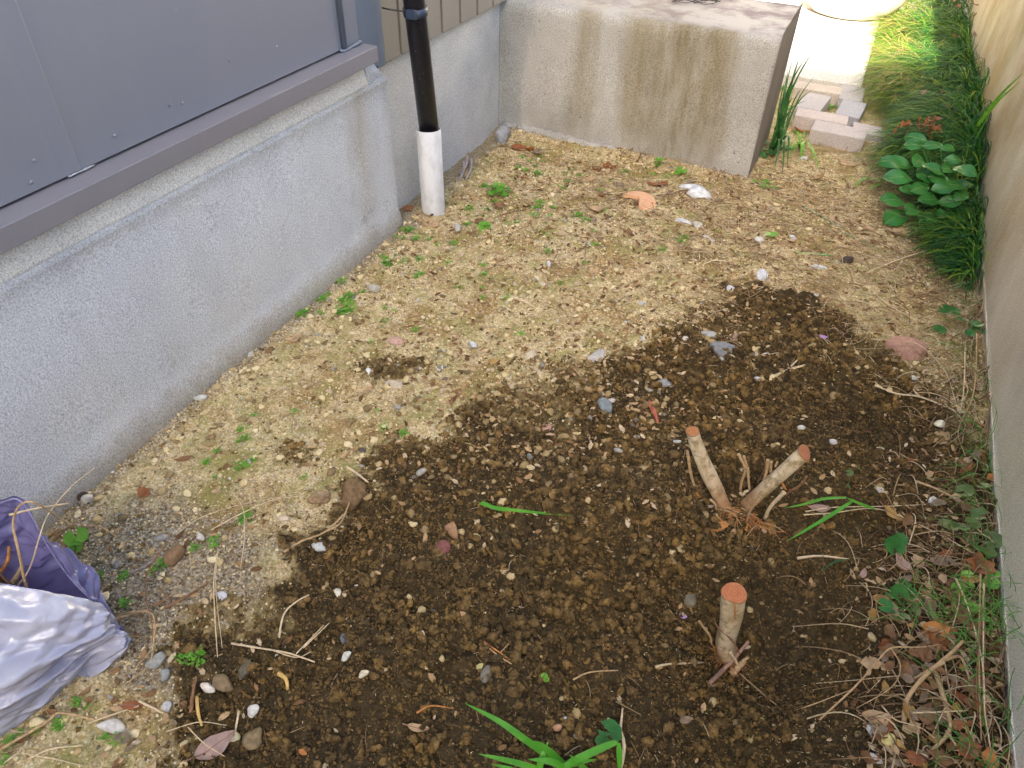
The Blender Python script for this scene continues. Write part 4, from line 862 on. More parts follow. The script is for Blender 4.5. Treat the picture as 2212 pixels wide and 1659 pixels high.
# single stump
sb = Q(1572, 1422); ys_ = sb[1]
t = thing('tree_stump', 'single upright cut stump with reddish growth rings standing in the dug hollow', 'tree stump', sb, 'cut tree stumps in the dug patch')
top = PL(1586, 1281, 1, ys_-.032); m1 = PL(1578, 1340, 1, ys_-.018); m2 = PL(1567, 1385, 1, ys_-.006)
stem(t, [sb-[0, 0, .035], sb+[-.002, 0, .0], m2, m1, top], [.0195, .0190, .0190, .0200, .0190, .0185, .0190, .0192], (.42, .15, .06), tiltcut=(top-m1)+np.array([.0, -.012, .02]))
Y1 = lambda x: (1640+x*420/1742.)*.864
Y2 = lambda y: (1380+y*400/1659.)*.864
def zs(x, y, d=0.): return PL(Y1(x), Y2(y), 1, ys_+d)
TW = [([(600, 690), (640, 780), (740, 870), (820, 960), (870, 1060)], .0017, M_TWIG_D, -.034), ([(820, 540), (822, 700)], .0014, M_ROOT, -.055),
      ([(445, 715), (500, 790), (560, 870), (580, 960)], .0026, M_TWIG, -.01), ([(770, 1030), (810, 1100), (850, 1170)], .0030, M_TWIG_P, -.03)]
for pts, r, mt, d in TW: spl(t, 'twig', [zs(x, y, d) for x, y in pts], r, mt, .8)
for k in range(34):
    a = rnd.uniform(2.4, 6.6); s0 = sb+[rnd.uniform(-.02, .02), rnd.uniform(-.02, 0), .010]; s2 = s0+[math.cos(a)*.04, math.sin(a)*.03, 0]; s2[2] = float(Hm(s2[0], s2[1]))+.010
    spl(t, 'root', [s0, (s0+s2)/2+[0, 0, .006], s2], rnd.uniform(.0006, .0013), rnd.choice([M_ROOT, M_TWIG_D]), .3)
def zg(x, y, d=0.): return Q(Y1(x), Y2(y), d)
def twig(name, label, branches, cat='twig', grp=None):
    """branches: list of (points in place, radius, material); one mesh, forks included"""
    mb = MB()
    for pts, r, mt in branches:
        P = curve(pts, 7); mb.tube(P, np.linspace(r, r*.6, len(P)), 7, True, .13)
    return tag(obj(name, mb, branches[0][2], None, True), label, cat, grp)
twig('broken_branch', 'pinkish brown broken branch leaning across the foot of the single stump', [([zg(530, 1385, .006), zg(700, 1220, .020), zg(850, 1060, .034), zg(960, 925, .046)], .0046, flat('twig_pink', (.42, .26, .19), .8, .2, .3, 120)), ([zg(525, 1370, .006), zg(580, 1390, .006), zg(635, 1385, .008)], .0035, M_TWIG)])
twig('knobby_root', 'short knobby yellow-brown root piece right of the single stump foot', [([zg(780, 1270, .010), zg(850, 1200, .016), zg(920, 1120, .022)], .0080, M_TWIG), ([zg(900, 1130, .026), zg(960, 1090, .030)], .004, M_TWIG_P)], 'root')
twig('long_root', 'long thin root trailing from the single stump towards the lower right', [([zg(870, 1260, .012), zg(1050, 1420, .008), zg(1230, 1570, .006), zg(1400, 1650, .006), Q(1840, 1490, .008)], .0014, M_TWIG)], 'root')
twig('root_piece', 'pale cream root piece left of the single stump foot', [([zg(0, 1190, .004), zg(150, 1160, .007), zg(300, 1155, .007), zg(500, 1145, .006)], .0022, M_TWIG_P)], 'root')
# ------------------------------------------------------------------ twigs, roots and stems lying about (sight readings)
def T(lab, pts, r, mt=M_TWIG, extra=(), name='twig', cat='twig', lift=.005):
    br = [([Q(*p[:2], p[2] if len(p) > 2 else lift) for p in pts], r, mt)]
    for e in extra: br.append(([Q(*p[:2], p[2] if len(p) > 2 else lift) for p in e], r*.7, mt))
    return twig(name, lab, br, cat)
T('thick forked pale twig lying left of the pinkish brown rock', [(1664, 818), (1695, 802), (1740, 788, .012)], .0042, M_TWIG_P, [[(1700, 800), (1722, 778, .014)], [(1695, 802), (1712, 815)]])
T('long pale branching twig near the right wall, below the pinkish brown rock', [(1890, 832, .012), (1935, 850, .012), (1990, 858, .01), (2070, 890, .006)], .0030, M_TWIG_P, [[(1895, 865), (1905, 842), (1890, 825, .02)], [(1985, 858, .01), (1972, 840, .02)]])
T('thin stem running across the pinkish brown rock', [(1882, 732, .008), (1930, 737, .012), (1985, 745, .04), (2040, 800, .012), (2065, 870, .006)], .0014, M_TWIG_P)
T('thin stem bending down beside the pinkish brown rock', [(1905, 680, .005), (1990, 730, .02), (2040, 760, .01), (2085, 830, .006)], .0013, M_TWIG)
T('long stem standing along the foot of the right wall', [(2085, 745, .01), (2082, 840, .02), (2072, 900, .01)], .0018, M_TWIG_P)
T('forked thin stem hanging to the ground by the right wall', [(2110, 720, .03), (2108, 800, .02), (2100, 860, .03), (2070, 930, .01), (2085, 985, .008)], .0017, M_TWIG, [[(2070, 930, .01), (2030, 960, .006)]])
T('yellowish twig right of the bright grass blade tip', [(1978, 1040, .012), (2020, 1055, .014), (2070, 1080, .01), (2125, 1108, .008)], .0030, M_TWIG, [[(2040, 1062, .012), (2020, 1085)]])
T('upper pale straw below the bright grass blade', [(1740, 1105, .008), (1800, 1096, .010), (1900, 1094, .012), (2000, 1090, .01)], .0015, M_TWIG_P)
T('lower pale straw below the bright grass blade', [(1735, 1112, .006), (1800, 1108, .010), (1900, 1100, .012), (2020, 1150, .012), (2130, 1210, .008)], .0014, M_TWIG_P)
T('pale root lying flat between the two stumps on the right', [(1722, 1206, .005), (1770, 1201, .007), (1835, 1208, .006)], .0028, M_TWIG_P)
T('curved brown stem arching over the litter at lower right', [(1770, 1555, .006), (1850, 1480, .02), (1895, 1428, .03), (1925, 1400, .034), (1980, 1398, .03), (2015, 1396, .02)], .0017, M_TWIG, [[(1925, 1400, .034), (1945, 1440, .03), (1925, 1485, .02), (1850, 1530, .008)]])
T('long diagonal branch with a fork in the litter at lower right', [(1952, 1560, .006), (1960, 1510, .02), (1998, 1460, .03), (2050, 1415, .04), (2080, 1385, .045)], .0040, M_TWIG, [[(2040, 1425, .04), (2075, 1420, .03), (2095, 1470, .02)], [(2040, 1430, .04), (1975, 1465, .02)]])
T('steep pale stem crossing the diagonal branch at lower right', [(2065, 1250, .03), (2090, 1310, .03), (2120, 1420, .03), (2128, 1520, .02)], .0016, M_TWIG_P)
T('brown crooked branch in the bottom right litter', [(2020, 1450, .012), (2045, 1530, .016), (2050, 1580, .014), (2010, 1625, .01)], .0042, M_TWIG, [[(2045, 1580, .014), (2065, 1610, .02)]])
T('horizontal straw on the litter at the bottom right', [(1963, 1540, .018), (2030, 1538, .022), (2085, 1535, .018)], .0014, M_TWIG_P)
T('looping pale stem at the bottom right', [(1905, 1525, .01), (1935, 1555, .014), (1985, 1570, .014), (2020, 1595, .01)], .0012, M_TWIG_P)
T('upright straw bundle stem standing against the right wall', [(2118, 1240, .05), (2115, 1380, .03), (2116, 1500, .02), (2120, 1600, .01)], .0018, M_TWIG)
T('second straw standing against the right wall, slightly in front', [(2125, 1260, .05), (2124, 1400, .03), (2126, 1520, .02), (2140, 1620, .01)], .0015, M_TWIG_P)
T('third reddish straw standing against the right wall', [(2132, 1230, .05), (2121, 1330, .04), (2110, 1450, .03), (2112, 1560, .01)], .0014, M_TWIG_D)
T('crooked root at the bottom between grass tuft and hollow', [(1340, 1660, .006), (1348, 1610, .012), (1335, 1570, .016), (1312, 1552, .012)], .0034, M_TWIG_P, [[(1340, 1580, .015), (1345, 1530, .02)]], 'root_piece', 'root')
T('long curved root fibre from the grass tuft towards the single stump', [(1238, 1468, .004), (1275, 1452, .008), (1335, 1448, .007)], .0015, M_TWIG, (), 'root_piece', 'root')
T('fine forked root on the soil left of the slate piece', [(1040, 1385, .004), (1075, 1415, .008), (1115, 1440, .006)], .0015, M_TWIG, [[(1075, 1415, .008), (1100, 1390, .008)]], 'root_piece', 'root')
T('pale forked root at the left of the dug soil, upper', [(600, 1398, .004), (612, 1330, .012), (640, 1300, .012), (668, 1285, .008)], .0020, M_TWIG_P, (), 'root_piece', 'root')
T('pale many-branched root across the left dug soil', [(500, 1390, .01), (560, 1400, .010), (620, 1410, .012), (680, 1430, .006)], .0018, M_TWIG_P, [[(590, 1405, .01), (640, 1420), (672, 1408)], [(640, 1412, .012), (700, 1350, .01)], [(655, 1400, .01), (712, 1345, .012)]], 'root_piece', 'root')
T('short yellow root stub in the left dug soil', [(603, 1455, .004), (618, 1468, .010), (622, 1490, .006)], .0040, flat('root_yellow', (.60, .40, .14), .8, .2, .3, 90), (), 'root_piece', 'root')
T('yellowish stem at the edge of the dug soil above the pinkish leaf', [(425, 1505, .004), (428, 1540, .010), (436, 1568, .006)], .0030, flat('root_yellow', (.60, .40, .14), .8, .2, .3, 90), (), 'root_piece', 'root')
T('brown stick beside the bent whitish stone', [(412, 1540, .006), (416, 1500, .010), (424, 1462, .01)], .0032, M_TWIG_D)
T('rusty twig at the upper left edge of the dug soil', [(602, 1200, .006), (650, 1170, .014), (700, 1150, .016), (750, 1105, .02)], .0026, M_TWIG, [[(700, 1150, .016), (735, 1130, .03), (755, 1085, .04)]])
T('pale stick poking out above the large brown lump', [(748, 1008, .012), (770, 1022, .012), (795, 1042, .006)], .0032, M_TWIG_P)
T('reddish root in the dark soil at the bottom centre', [(900, 1540, .004), (930, 1525, .01), (980, 1530, .005)], .0018, M_ROOT, (), 'root_piece', 'root')
T('thin red twig right of the grey earthy stone', [(1045, 1385, .005), (1080, 1410, .010), (1120, 1438, .006)], .0014, M_ROOT)
T('rusty twig left of the red wood chip', [(1282, 1182, .004), (1325, 1192, .007)], .0016, M_TWIG)
T('tan stick next to the left stump stem', [(1538, 1076, .004), (1500, 1084, .012)], .002, M_TWIG)
T('long white straw lying over the grey dirt, upper', [(455, 1145, .02), (520, 1110, .03), (590, 1080, .02), (645, 1072, .01)], .0013, M_TWIG_P, [[(645, 1072, .01), (665, 1060, .02)]])
T('long thin straw lying over the grey dirt, lower', [(380, 1155, .008), (430, 1120, .012), (520, 1090, .012), (640, 1068, .01)], .0009, M_TWIG_P)
T('straight straw standing up before the dug soil edge', [(470, 1190, .03), (462, 1250, .03), (464, 1330, .02), (470, 1420, .008)], .0012, M_TWIG_P, [[(470, 1190, .03), (466, 1270, .02), (480, 1400, .01)]])
T('curved thin straw above the dug soil corner', [(500, 1060, .01), (525, 1100, .02), (528, 1160, .02), (520, 1225, .008)], .0010, M_TWIG_P)
T('brown twig lying on grey dirt below the brown rock', [(355, 1315, .006), (400, 1290, .010), (450, 1258, .006)], .0028, M_TWIG_D, [[(370, 1300), (345, 1270)]])
T('grey twig left of the brown rock', [(283, 1238, .005), (310, 1225, .008), (338, 1208, .006)], .0026, M_TWIG_G)
T('dark thin twig under the bag corner', [(155, 1245, .006), (190, 1228, .006)], .002, M_TWIG_G)
T('large thin vine loop right of the plastic bag', [(245, 1262+75, .02), (285, 1322, .03), (330, 1330, .03), (330, 1400, .02), (318, 1440, .012), (265, 1482, .006)], .0017, M_TWIG, [[(285, 1452, .008), (330, 1400, .02)]])
T('tall thin vine curving up beside the vine loop', [(362, 1170, .02), (320, 1235, .03), (316, 1290, .03), (328, 1340, .03), (330, 1400, .02)], .0014, M_TWIG_D)
T('flat brown straw pair poking from the bag corner', [(248, 1338, .03), (290, 1325, .025), (325, 1316, .02)], .0022, M_TWIG)
T('thin straw below the flat straw pair', [(244, 1372, .01), (325, 1376, .01)], .0010, M_TWIG)
T('long straw on the soil at the bottom left', [(2, 1618, .008), (100, 1560, .015), (130, 1540, .015), (205, 1555, .008)], .0026, M_TWIG)
T('light straw above the rough white stone', [(190, 1563, .006), (230, 1548, .012), (300, 1525, .008)], .0015, M_TWIG_P)
T('pale straw right of the rough white stone', [(300, 1514, .008), (355, 1542, .010)], .0020, M_TWIG_P)
T('white straw pointing at the big pinkish leaf', [(405, 1570, .01), (440, 1605, .02), (485, 1634, .01)], .0010, M_TWIG_P)
T('white stalk standing right of the big pinkish leaf', [(516, 1535, .02), (505, 1600, .008)], .0020, M_TWIG_P)
T('thin straw arching over the pinkish leaf', [(360, 1580, .01), (430, 1560, .015), (490, 1567, .01)], .0009, M_TWIG_P)
T('straw pair at the lower left corner', [(60, 1640, .006), (110, 1618, .008), (180, 1610, .006)], .0016, M_TWIG_P, [[(60, 1630), (120, 1640), (180, 1655)]])
T('rounded straw at the bottom edge, far left', [(0, 1655, .005), (40, 1625, .008), (60, 1600, .006)], .0014, M_TWIG_P)
T('green-grey cut grass stem lying on the pale soil by the shrub', [(1734, 444, .006), (1780, 470, .006), (1830, 505, .006), (1885, 532, .006)], .0034, flat('old_green', (.25, .33, .17), .7, .3, .3, 60), [], 'cut_stalk', 'stem')
T('short green cut stem lying on pale soil, below the longer one', [(1716, 546, .005), (1760, 549, .006), (1800, 552, .006)], .0040, flat('stem_green', (.22, .40, .14), .6, .3, .2, 60), [], 'cut_stalk', 'stem')
T('pale hooked twig on the pale soil in the right half', [(1522, 585, .005), (1520, 572, .010), (1545, 562, .010), (1575, 566, .006)], .0028, M_TWIG_P, [[(1555, 562), (1560, 580)]])
T('brown bark splinter below the hooked twig', [(1500, 582, .005), (1530, 592, .006), (1555, 600, .005)], .0030, M_TWIG_D)
T('pale stick at lower right of the pale soil near the right wall', [(1992, 640, .005), (2012, 625, .008), (2026, 614, .010)], .0040, M_TWIG)
T('long pale twig in front of the leafy shrub', [(1870, 590, .008), (1930, 565, .014), (1990, 545, .02), (2060, 530, .02)], .0026, M_TWIG_P, [[(1950, 560, .014), (1935, 580), (1890, 590)]])
T('pale thin stick beside the middle gravel', [(1506, 524, .004), (1512, 560, .006)], .0024, M_TWIG_P)
T('crooked pale twig by the wall below the ivy', [(1895, 640, .005), (1930, 665, .010), (1975, 690, .006)], .0024, M_TWIG_P)
T('short white root on the middle gravel', [(1100, 640, .006), (1130, 650, .010), (1155, 664, .006)], .0050, M_TWIG_P)
T('long thin stick in front of the concrete block', [(1070, 470, .006), (1100, 459, .012), (1140, 452, .006)], .0022, M_TWIG_D)
T('dry seedling with forked twig growing at the block foot', [(1377, 352, .0), (1385, 333, .03), (1402, 318, .05)], .0014, M_TWIG_D, [[(1385, 333, .03), (1378, 315, .05)]])
T('second dry seedling at the block foot with a shrivelled leaf', [(1340, 346, .0), (1345, 328, .03), (1360, 322, .04)], .0013, M_TWIG_D, [[(1345, 328, .03), (1338, 318, .04)]])
for k, (a, b, lb) in enumerate([((1010, 338), (1000, 376), 'weathered root splinter at the foundation foot, uppermost of the bundle'), ((1018, 345), (1012, 388), 'weathered root splinter at the foundation foot, middle of the bundle'), ((1002, 350), (996, 392), 'weathered root splinter at the foundation foot, outermost of the bundle')]):
    T(lb, [(a[0], a[1], .02), ((a[0]+b[0])/2+2, (a[1]+b[1])/2, .016), (b[0]-6, b[1], .006)], .0065, M_TWIG_G)
mb = MB(); mb.tube(curve([PL(2125, 1420, 0, .497), PL(2160, 1440, 0, .494), PL(2176, 1480, 0, .492), PL(2160, 1525, 0, .494), PL(2128, 1538, 0, .497)], 8), .0010, 6)
tag(obj('wire_loop', mb, M_BLACK, None, True), 'thin black wire loop sticking out against the right wall', 'wire')
# ------------------------------------------------------------------ leaves
def leafmesh(L, W_, curl=.2, fold=.25, lobes=0, seed=0, nseg=12, tipw=1., rough_=0.):
    r = random.Random(seed); V = []; F = []; nc = 6
    for i in range(nseg+1):
        u = i/nseg; half = W_*.5*(math.sin(math.pi*min(1, max(0, u))**.85)**.75+.02)
        if lobes: half *= 1+.38*math.cos(u*math.pi*2*lobes*.5+math.pi)*(.3+u*.7)
        for j in range(nc+1):
            v = -1+2*j/nc; e = 1+(rough_*r.uniform(-1, 1) if abs(v) == 1 else 0)
            V.append((L*(u-.5), v*half*e, L*curl*((2*u-1)**2)+fold*abs(v)*half+.04*L*math.sin(u*7+v*2+seed)))
    F = [(i*(nc+1)+j, (i+1)*(nc+1)+j, (i+1)*(nc+1)+j+1, i*(nc+1)+j+1) for i in range(nseg) for j in range(nc)]
    return V, F
def place(V, p, yaw, pitch=0., roll=0.):
    R = np.array(Matrix.Rotation(yaw, 3, 'Z') @ Matrix.Rotation(pitch, 3, 'Y') @ Matrix.Rotation(roll, 3, 'X')); return (R @ np.array(V).T).T+p
def m_leaf(name, c, vein=None, trans=.2, rough=.6, sc=40):
    m = NT(name, rough, .35); k = m.mix(1., m.ramp(m.noise(sc, 5, .65), [(.28, .6), (.5, 1.), (.72, 1.3)]), c, 'MULTIPLY')
    k = m.mix(m.ramp(m.noise(sc*4, 3), [(.68, 0.), (.74, .5)]), k, tuple(x*.4 for x in c)); m.col(k); m.bump(m.noise(sc*5, 3), .4, .001); leafy(m, k, trans); return m.m
LM = {'tan': m_leaf('leaf_tan', (.52, .36, .20)), 'brown': m_leaf('leaf_brown', (.24, .13, .06)), 'orange': m_leaf('leaf_orange', (.52, .22, .06)), 'pink': m_leaf('leaf_pinkish', (.42, .29, .24)), 'ochre': m_leaf('leaf_ochre', (.42, .26, .08)), 'rust': m_leaf('leaf_rust', (.30, .11, .04)), 'grey': m_leaf('leaf_grey', (.27, .20, .13)), 'yel': m_leaf('leaf_yellow', (.50, .44, .18))}
def leaf(px, py, Lpx, wr, yaw, c, lab, curl=.12, fold=.2, pitch=None, roll=None, lobes=0, dz=.006, grp=None, stalk=True, rough_=.05):
    p = Q(px, py, dz); L = Lpx*px_size(p)*1.1
    V, F = leafmesh(L, L*wr, curl, fold, lobes, rnd.randrange(999), rough_=rough_)
    if grp is None and Lpx > 34:
        t = thing('dead_leaf', lab, 'dead leaf', p); W_ = place(V, p+[0, 0, .002], yaw, rnd.uniform(-.2, .2) if pitch is None else pitch, rnd.uniform(-.2, .2) if roll is None else roll)
        mb = MB(); mb.add(W_, F); obj('leaf_blade', mb, LM[c], t, True)
        mr = W_.reshape(-1, 7, 3)[:, 3]; st = mr[0]+(mr[0]-mr[1])*2.5; mb = MB(); mb.tube([st]+[q+[0, 0, .0004] for q in mr[::2]], np.linspace(.0009, .0004, len(mr[::2])+1), 5); obj('midrib', mb, flat('midrib_'+c, (.30, .17, .12)), t, True); return t
    mb = MB(); mb.add(place(V, p, yaw, rnd.uniform(-.4, .4) if pitch is None else pitch, rnd.uniform(-.4, .4) if roll is None else roll), F); return tag(obj('dead_leaf', mb, LM[c], None, True), lab, 'dead leaf', grp)
LV = [(466, 1612, 84, .48, 1.15, 'pink', 'big pinkish dry leaf with dark veins at the bottom left'), (930, 485, 40, .62, .1, 'tan', 'tan dry leaf leaning on the foot of the pipe sleeve'), (636, 736, 36, .55, 1.2, 'tan', 'tan curled leaf at the plinth foot amid weeds'),
      (397, 992, 34, .5, .9, 'brown', 'dark brown leaf bit on the sandy soil by the plinth'), (1942, 505, 58, .38, .45, 'tan', 'tan oblong dry leaf under the leafy shrub'), (1546, 1136, 50, .7, .5, 'orange', 'orange lobed dry leaf below the stump pair'),
      (1865, 1240, 24, .5, 1.4, 'pink', 'small pink curled leaf above the green creeper at right'), (1948, 1222, 44, .5, 2.2, 'pink', 'pinkish grey leaf right of the small curled pink one'), (2118, 1222, 56, .8, 1.8, 'rust', 'rust brown lobed ivy leaf against the right wall'),
      (2152, 1040, 42, .7, .4, 'orange', 'orange brown crumpled leaf at the right wall above the ivy'), (2136, 1642, 50, .6, 1.5, 'orange', 'orange leaf against the wall in the bottom right corner'), (2020, 1366, 54, .75, .6, 'orange', 'orange round dry leaf in the litter right of the creeper'),
      (1905, 1300, 40, .7, .2, 'ochre', 'ochre dry leaf touching the left side of the green creeper'), (1890, 1555, 60, .5, .4, 'tan', 'tan curled leaf left of the yellowish pebble'), (2030, 1215, 46, .6, .7, 'grey', 'grey-brown lobed leaf left of the rust brown ivy leaf'),
      (2075, 1330, 60, .45, -.9, 'brown', 'long brown leaf leaning in the right litter'), (2000, 1545, 56, .5, 1.3, 'brown', 'brown leaf hanging under the diagonal branch'), (2100, 1480, 60, .6, 1.0, 'brown', 'broad brown leaf beside the standing straws'),
      (1247, 1652-60, 20, .5, .3, 'grey', 'small grey leaf bit at the lower centre'), (1352, 1100-700, 20, .5, .3, 'grey', 'small pale leaf bit left behind the terracotta shard'), (1770, 1100, 44, .4, .25, 'pink', 'torn pinkish leaf under the bright grass blade'),
      (1728, 282, 28, .6, .3, 'orange', 'orange-tan leaf left of the front paver brick'), (1830, 355, 40, .5, .2, 'tan', 'flat tan leaf in front of the front paver'), (905, 1575, 44, .35, .3, 'tan', 'curled tan leaf on the dark soil at the bottom'), (1036, 1440, 18, .6, 1.2, 'yel', 'tiny pale yellow leaf on the soil above the earthy stone'),
      (1085, 1555+60, 20, .5, 1., 'brown', 'small brown leaf left of the grass tuft'), (2062, 800-60, 30, .6, .5, 'rust', 'rusty leaf leaning on the wall above the ivy'), (2118, 668, 34, .6, 1.4, 'rust', 'reddish dry leaf standing against the right wall'), (1120, 320, 34, .7, .8, 'rust', 'reddish brown leaf at the block foot in the corner'),
      (1145, 325, 28, .7, 2., 'orange', 'brown-orange curled leaf in the corner beside the reddish one'), (882, 452, 30, .7, 1.2, 'rust', 'dark rusty leaf wedged between foundation and pipe sleeve'), (965, 455, 30, .4, .5, 'tan', 'tan leaf right of the pipe sleeve foot'), (1290, 455, 44, .4, .6, 'tan', 'curled cream leaf in front of the concrete block, left of the terracotta shard'),
      (1155, 625, 40, .4, .1, 'tan', 'long tan leaf on the middle gravel'), (1420, 400, 40, .45, .3, 'rust', 'reddish leaf under the block right half'), (655, 1625, 20, .5, 0, 'orange', 'tiny orange leaf bit at the bottom left soil'), (290, 1525, 40, .5, .6, 'rust', 'reddish brown leaf above the rough white stone'),
      (312, 1068, 44, .5, -.5, 'rust', 'flat reddish leaf on the grey dirt above the bag'), (265, 1595, 34, .6, .4, 'grey', 'grey green withered leaf at the bottom left'), (2090, 1620, 56, .6, .6, 'rust', 'rust coloured leaf at the bottom right next to the orange one'), (2030, 1640, 50, .6, .2, 'brown', 'dark brown leaf cut by the bottom edge at right'),
      (1975, 1640, 40, .7, .2, 'rust', 'reddish leaf cut by the bottom edge in the litter'), (1930, 1115, 50, .45, -.4, 'ochre', 'ochre leaf among the stems right of the grass blades'), (1480, 1555, 30, .5, .7, 'grey', 'grey flat leaf bit in the hollow below the single stump')]
for px, py, L, wr, yw, c, lb in LV: leaf(px, py, L, wr, yw, c, lb, lobes=5 if 'lobed' in lb else 0, curl=.25 if 'curled' in lb else .12, fold=.35 if 'curled' in lb or 'crumpled' in lb else .15, dz=.012 if px > 1880 and py > 900 else .006)
def leafarea(n, box, lab, grp, Ls, cs, dz=(.004, .02)):
    k = 0
    while k < n:
        px = rnd.uniform(box[0], box[2]); py = rnd.uniform(box[1], box[3]); p = G0(px, py)
        if p[0] > .49 or p[0] < -1.15 or p[1] > 3.05 or (p[1] > 2.62 and p[0] < -.24): continue
        leaf(px, py, rnd.uniform(*Ls), rnd.uniform(.4, .7), rnd.uniform(0, 6.28), rnd.choice(cs), lab, grp=grp, dz=rnd.uniform(*dz), curl=rnd.uniform(-.1, .3), fold=rnd.uniform(0, .5), rough_=.12, lobes=rnd.choice([0, 0, 4])); k += 1
leafarea(125, (1870, 1250, 2150, 1659), 'crumpled dry brown leaf in the litter at the foot of the right wall', 'dry leaves at the right wall', (16, 42), ['brown', 'tan', 'rust', 'grey', 'ochre', 'brown'])
leafarea(30, (1960, 900, 2130, 1250), 'dry leaf among the stems beside the ivy at the right wall', 'dry leaves beside the ivy', (14, 34), ['brown', 'tan', 'grey', 'rust'])
leafarea(40, (1000, 330, 1560, 520), 'dry leaf scrap on the soil in front of the concrete block', 'leaf scraps in front of the block', (12, 30), ['tan', 'brown', 'rust', 'tan', 'grey'], (.003, .008))
leafarea(34, (1560, 380, 1900, 560), 'dry leaf scrap among the dead grass before the pavers', 'leaf scraps in the dead grass', (10, 24), ['tan', 'brown', 'tan'], (.003, .008))
leafarea(22, (740, 560, 1400, 900), 'dry leaf scrap on the middle gravel', 'leaf scraps on the middle gravel', (12, 30), ['tan', 'brown', 'ochre', 'tan'], (.003, .008))
leafarea(16, (40, 1480, 420, 1655), 'dry leaf scrap on the soil below the plastic bag', 'leaf scraps below the bag', (12, 28), ['tan', 'brown', 'grey'], (.003, .008))
# ------------------------------------------------------------------ green plants
def m_green(name, c, c2, rough=.4, trans=.3, sc=30, spec=.4):
    m = NT(name, rough, spec); k = m.mix(m.ramp(m.noise(sc, 4), [(.35, 0.), (.65, 1.)]), c, c2); m.col(k); m.bump(m.noise(sc*5, 2), .25, .001); leafy(m, k, trans); return m.m
M_WEED = m_green('weed_green', (.12, .36, .03), (.22, .48, .06)); M_BLADE = m_green('blade_green', (.09, .36, .03), (.16, .48, .05), .35, .35); M_IVY = m_green('ivy_green', (.03, .16, .03), (.07, .24, .05))
M_IVYD = m_green('ivy_dull', (.10, .16, .045), (.17, .24, .08)); M_SHRUB = m_green('shrub_green', (.03, .16, .03), (.055, .24, .04), .35, .22, 14, .5); M_DARKB = m_green('dark_blade_green', (.015, .08, .015), (.035, .15, .02), .4, .2)
def ribbon(pts, w_, fold=.25, taper=1.6, twist=0., n=6, base=.6):
    P = curve(pts, n); m = len(P); T = np.gradient(P, axis=0); T /= np.linalg.norm(T, axis=1)[:, None]+1e-9; V = []
    for k in range(m):
        u = k/(m-1); ww = w_*.5*(base+(1-base)*min(1, u*4))*(1-u**(taper*2.2)); s = np.cross(T[k], [0, 0, 1.]); ns = np.linalg.norm(s); s = s/ns if ns > .05 else np.array([1., 0, 0])
        a = twist*u; nn = np.cross(s, T[k]); s2 = s*math.cos(a)+nn*math.sin(a); n2 = np.cross(s2, T[k])
        V += [P[k]-s2*ww+n2*ww*fold, P[k], P[k]+s2*ww+n2*ww*fold]
    F = [(k*3+j, k*3+j+1, (k+1)*3+j+1, (k+1)*3+j) for k in range(m-1) for j in range(2)]; return V, F
def blades(name, lab, cat, base, lst, mat, part='blade', grp=None):
    t = thing(name, lab, cat, base, grp)
    for pts, w_ in lst:
        mb = MB(); mb.add(*ribbon(pts, w_, .3)); obj(part, mb, mat, t, True)
    return t
q = lambda px, py, dz=.006: Q(px, py, dz)
blades('cut_grass', 'cut bright green grass blade lying on the dark soil in the centre', 'grass blade', q(1140, 1105), [([q(1036, 1088, .012), q(1075, 1098, .016), q(1150, 1107, .012), q(1255, 1116, .006)], .0085), ([q(1040, 1085, .016), q(1062, 1096, .02), q(1095, 1106, .012)], .010)], M_BLADE)
blades('cut_grass', 'long kinked green grass blade right of the stump pair, upper one', 'grass blade', q(1800, 1075), [([q(1890, 1100, .015), q(1855, 1088, .03), q(1828, 1075, .035)], .009), ([q(1828, 1075, .035), q(1780, 1078, .03), q(1735, 1090, .02), q(1692, 1098, .012)], .0075)], M_BLADE)
blades('cut_grass', 'straight green grass blade slanting down below the kinked one', 'grass blade', q(1780, 1120), [([q(1845, 1080, .03), q(1800, 1110, .02), q(1750, 1140, .012), q(1698, 1170, .006)], .0085)], M_BLADE)
blades('cut_grass', 'faint thin grass blade on the scraped soil above the single stump', 'grass blade', q(1800, 1225), [([q(1835, 1208, .008), q(1800, 1215, .01), q(1770, 1240, .006)], .004)], M_DARKB)
gb = q(1205, 1650, .0)
blades('grass_tuft', 'bright green grass tuft at the bottom edge in the middle', 'grass tuft', gb, [([q(1230, 1665, .0), q(1150, 1610, .05), q(1080, 1560, .06), q(1002, 1518, .055)], .011), ([q(1235, 1668, .0), q(1180, 1620, .05), q(1148, 1600, .07)], .012), ([q(1210, 1680, .0), q(1120, 1650, .03), q(1030, 1628, .02)], .010),
    ([q(1190, 1675, .0), q(1250, 1640, .04), q(1320, 1608, .05), q(1336, 1605, .05)], .012), ([q(1336, 1605, .05), q(1338, 1640, .03), q(1338, 1670, .01)], .009), ([q(1180, 1690, .0), q(1225, 1655, .03), q(1290, 1640, .03)], .011), ([q(1160, 1690, .0), q(1170, 1640, .04), q(1185, 1600, .05)], .010),
    ([q(1250, 1690, 0), q(1200, 1650, .04), q(1140, 1640, .05)], .012), ([q(1150, 1690, 0), q(1110, 1665, .03), q(1060, 1650, .02)], .008), ([q(1290, 1690, 0), q(1260, 1660, .03), q(1230, 1630, .05)], .011)], M_BLADE)
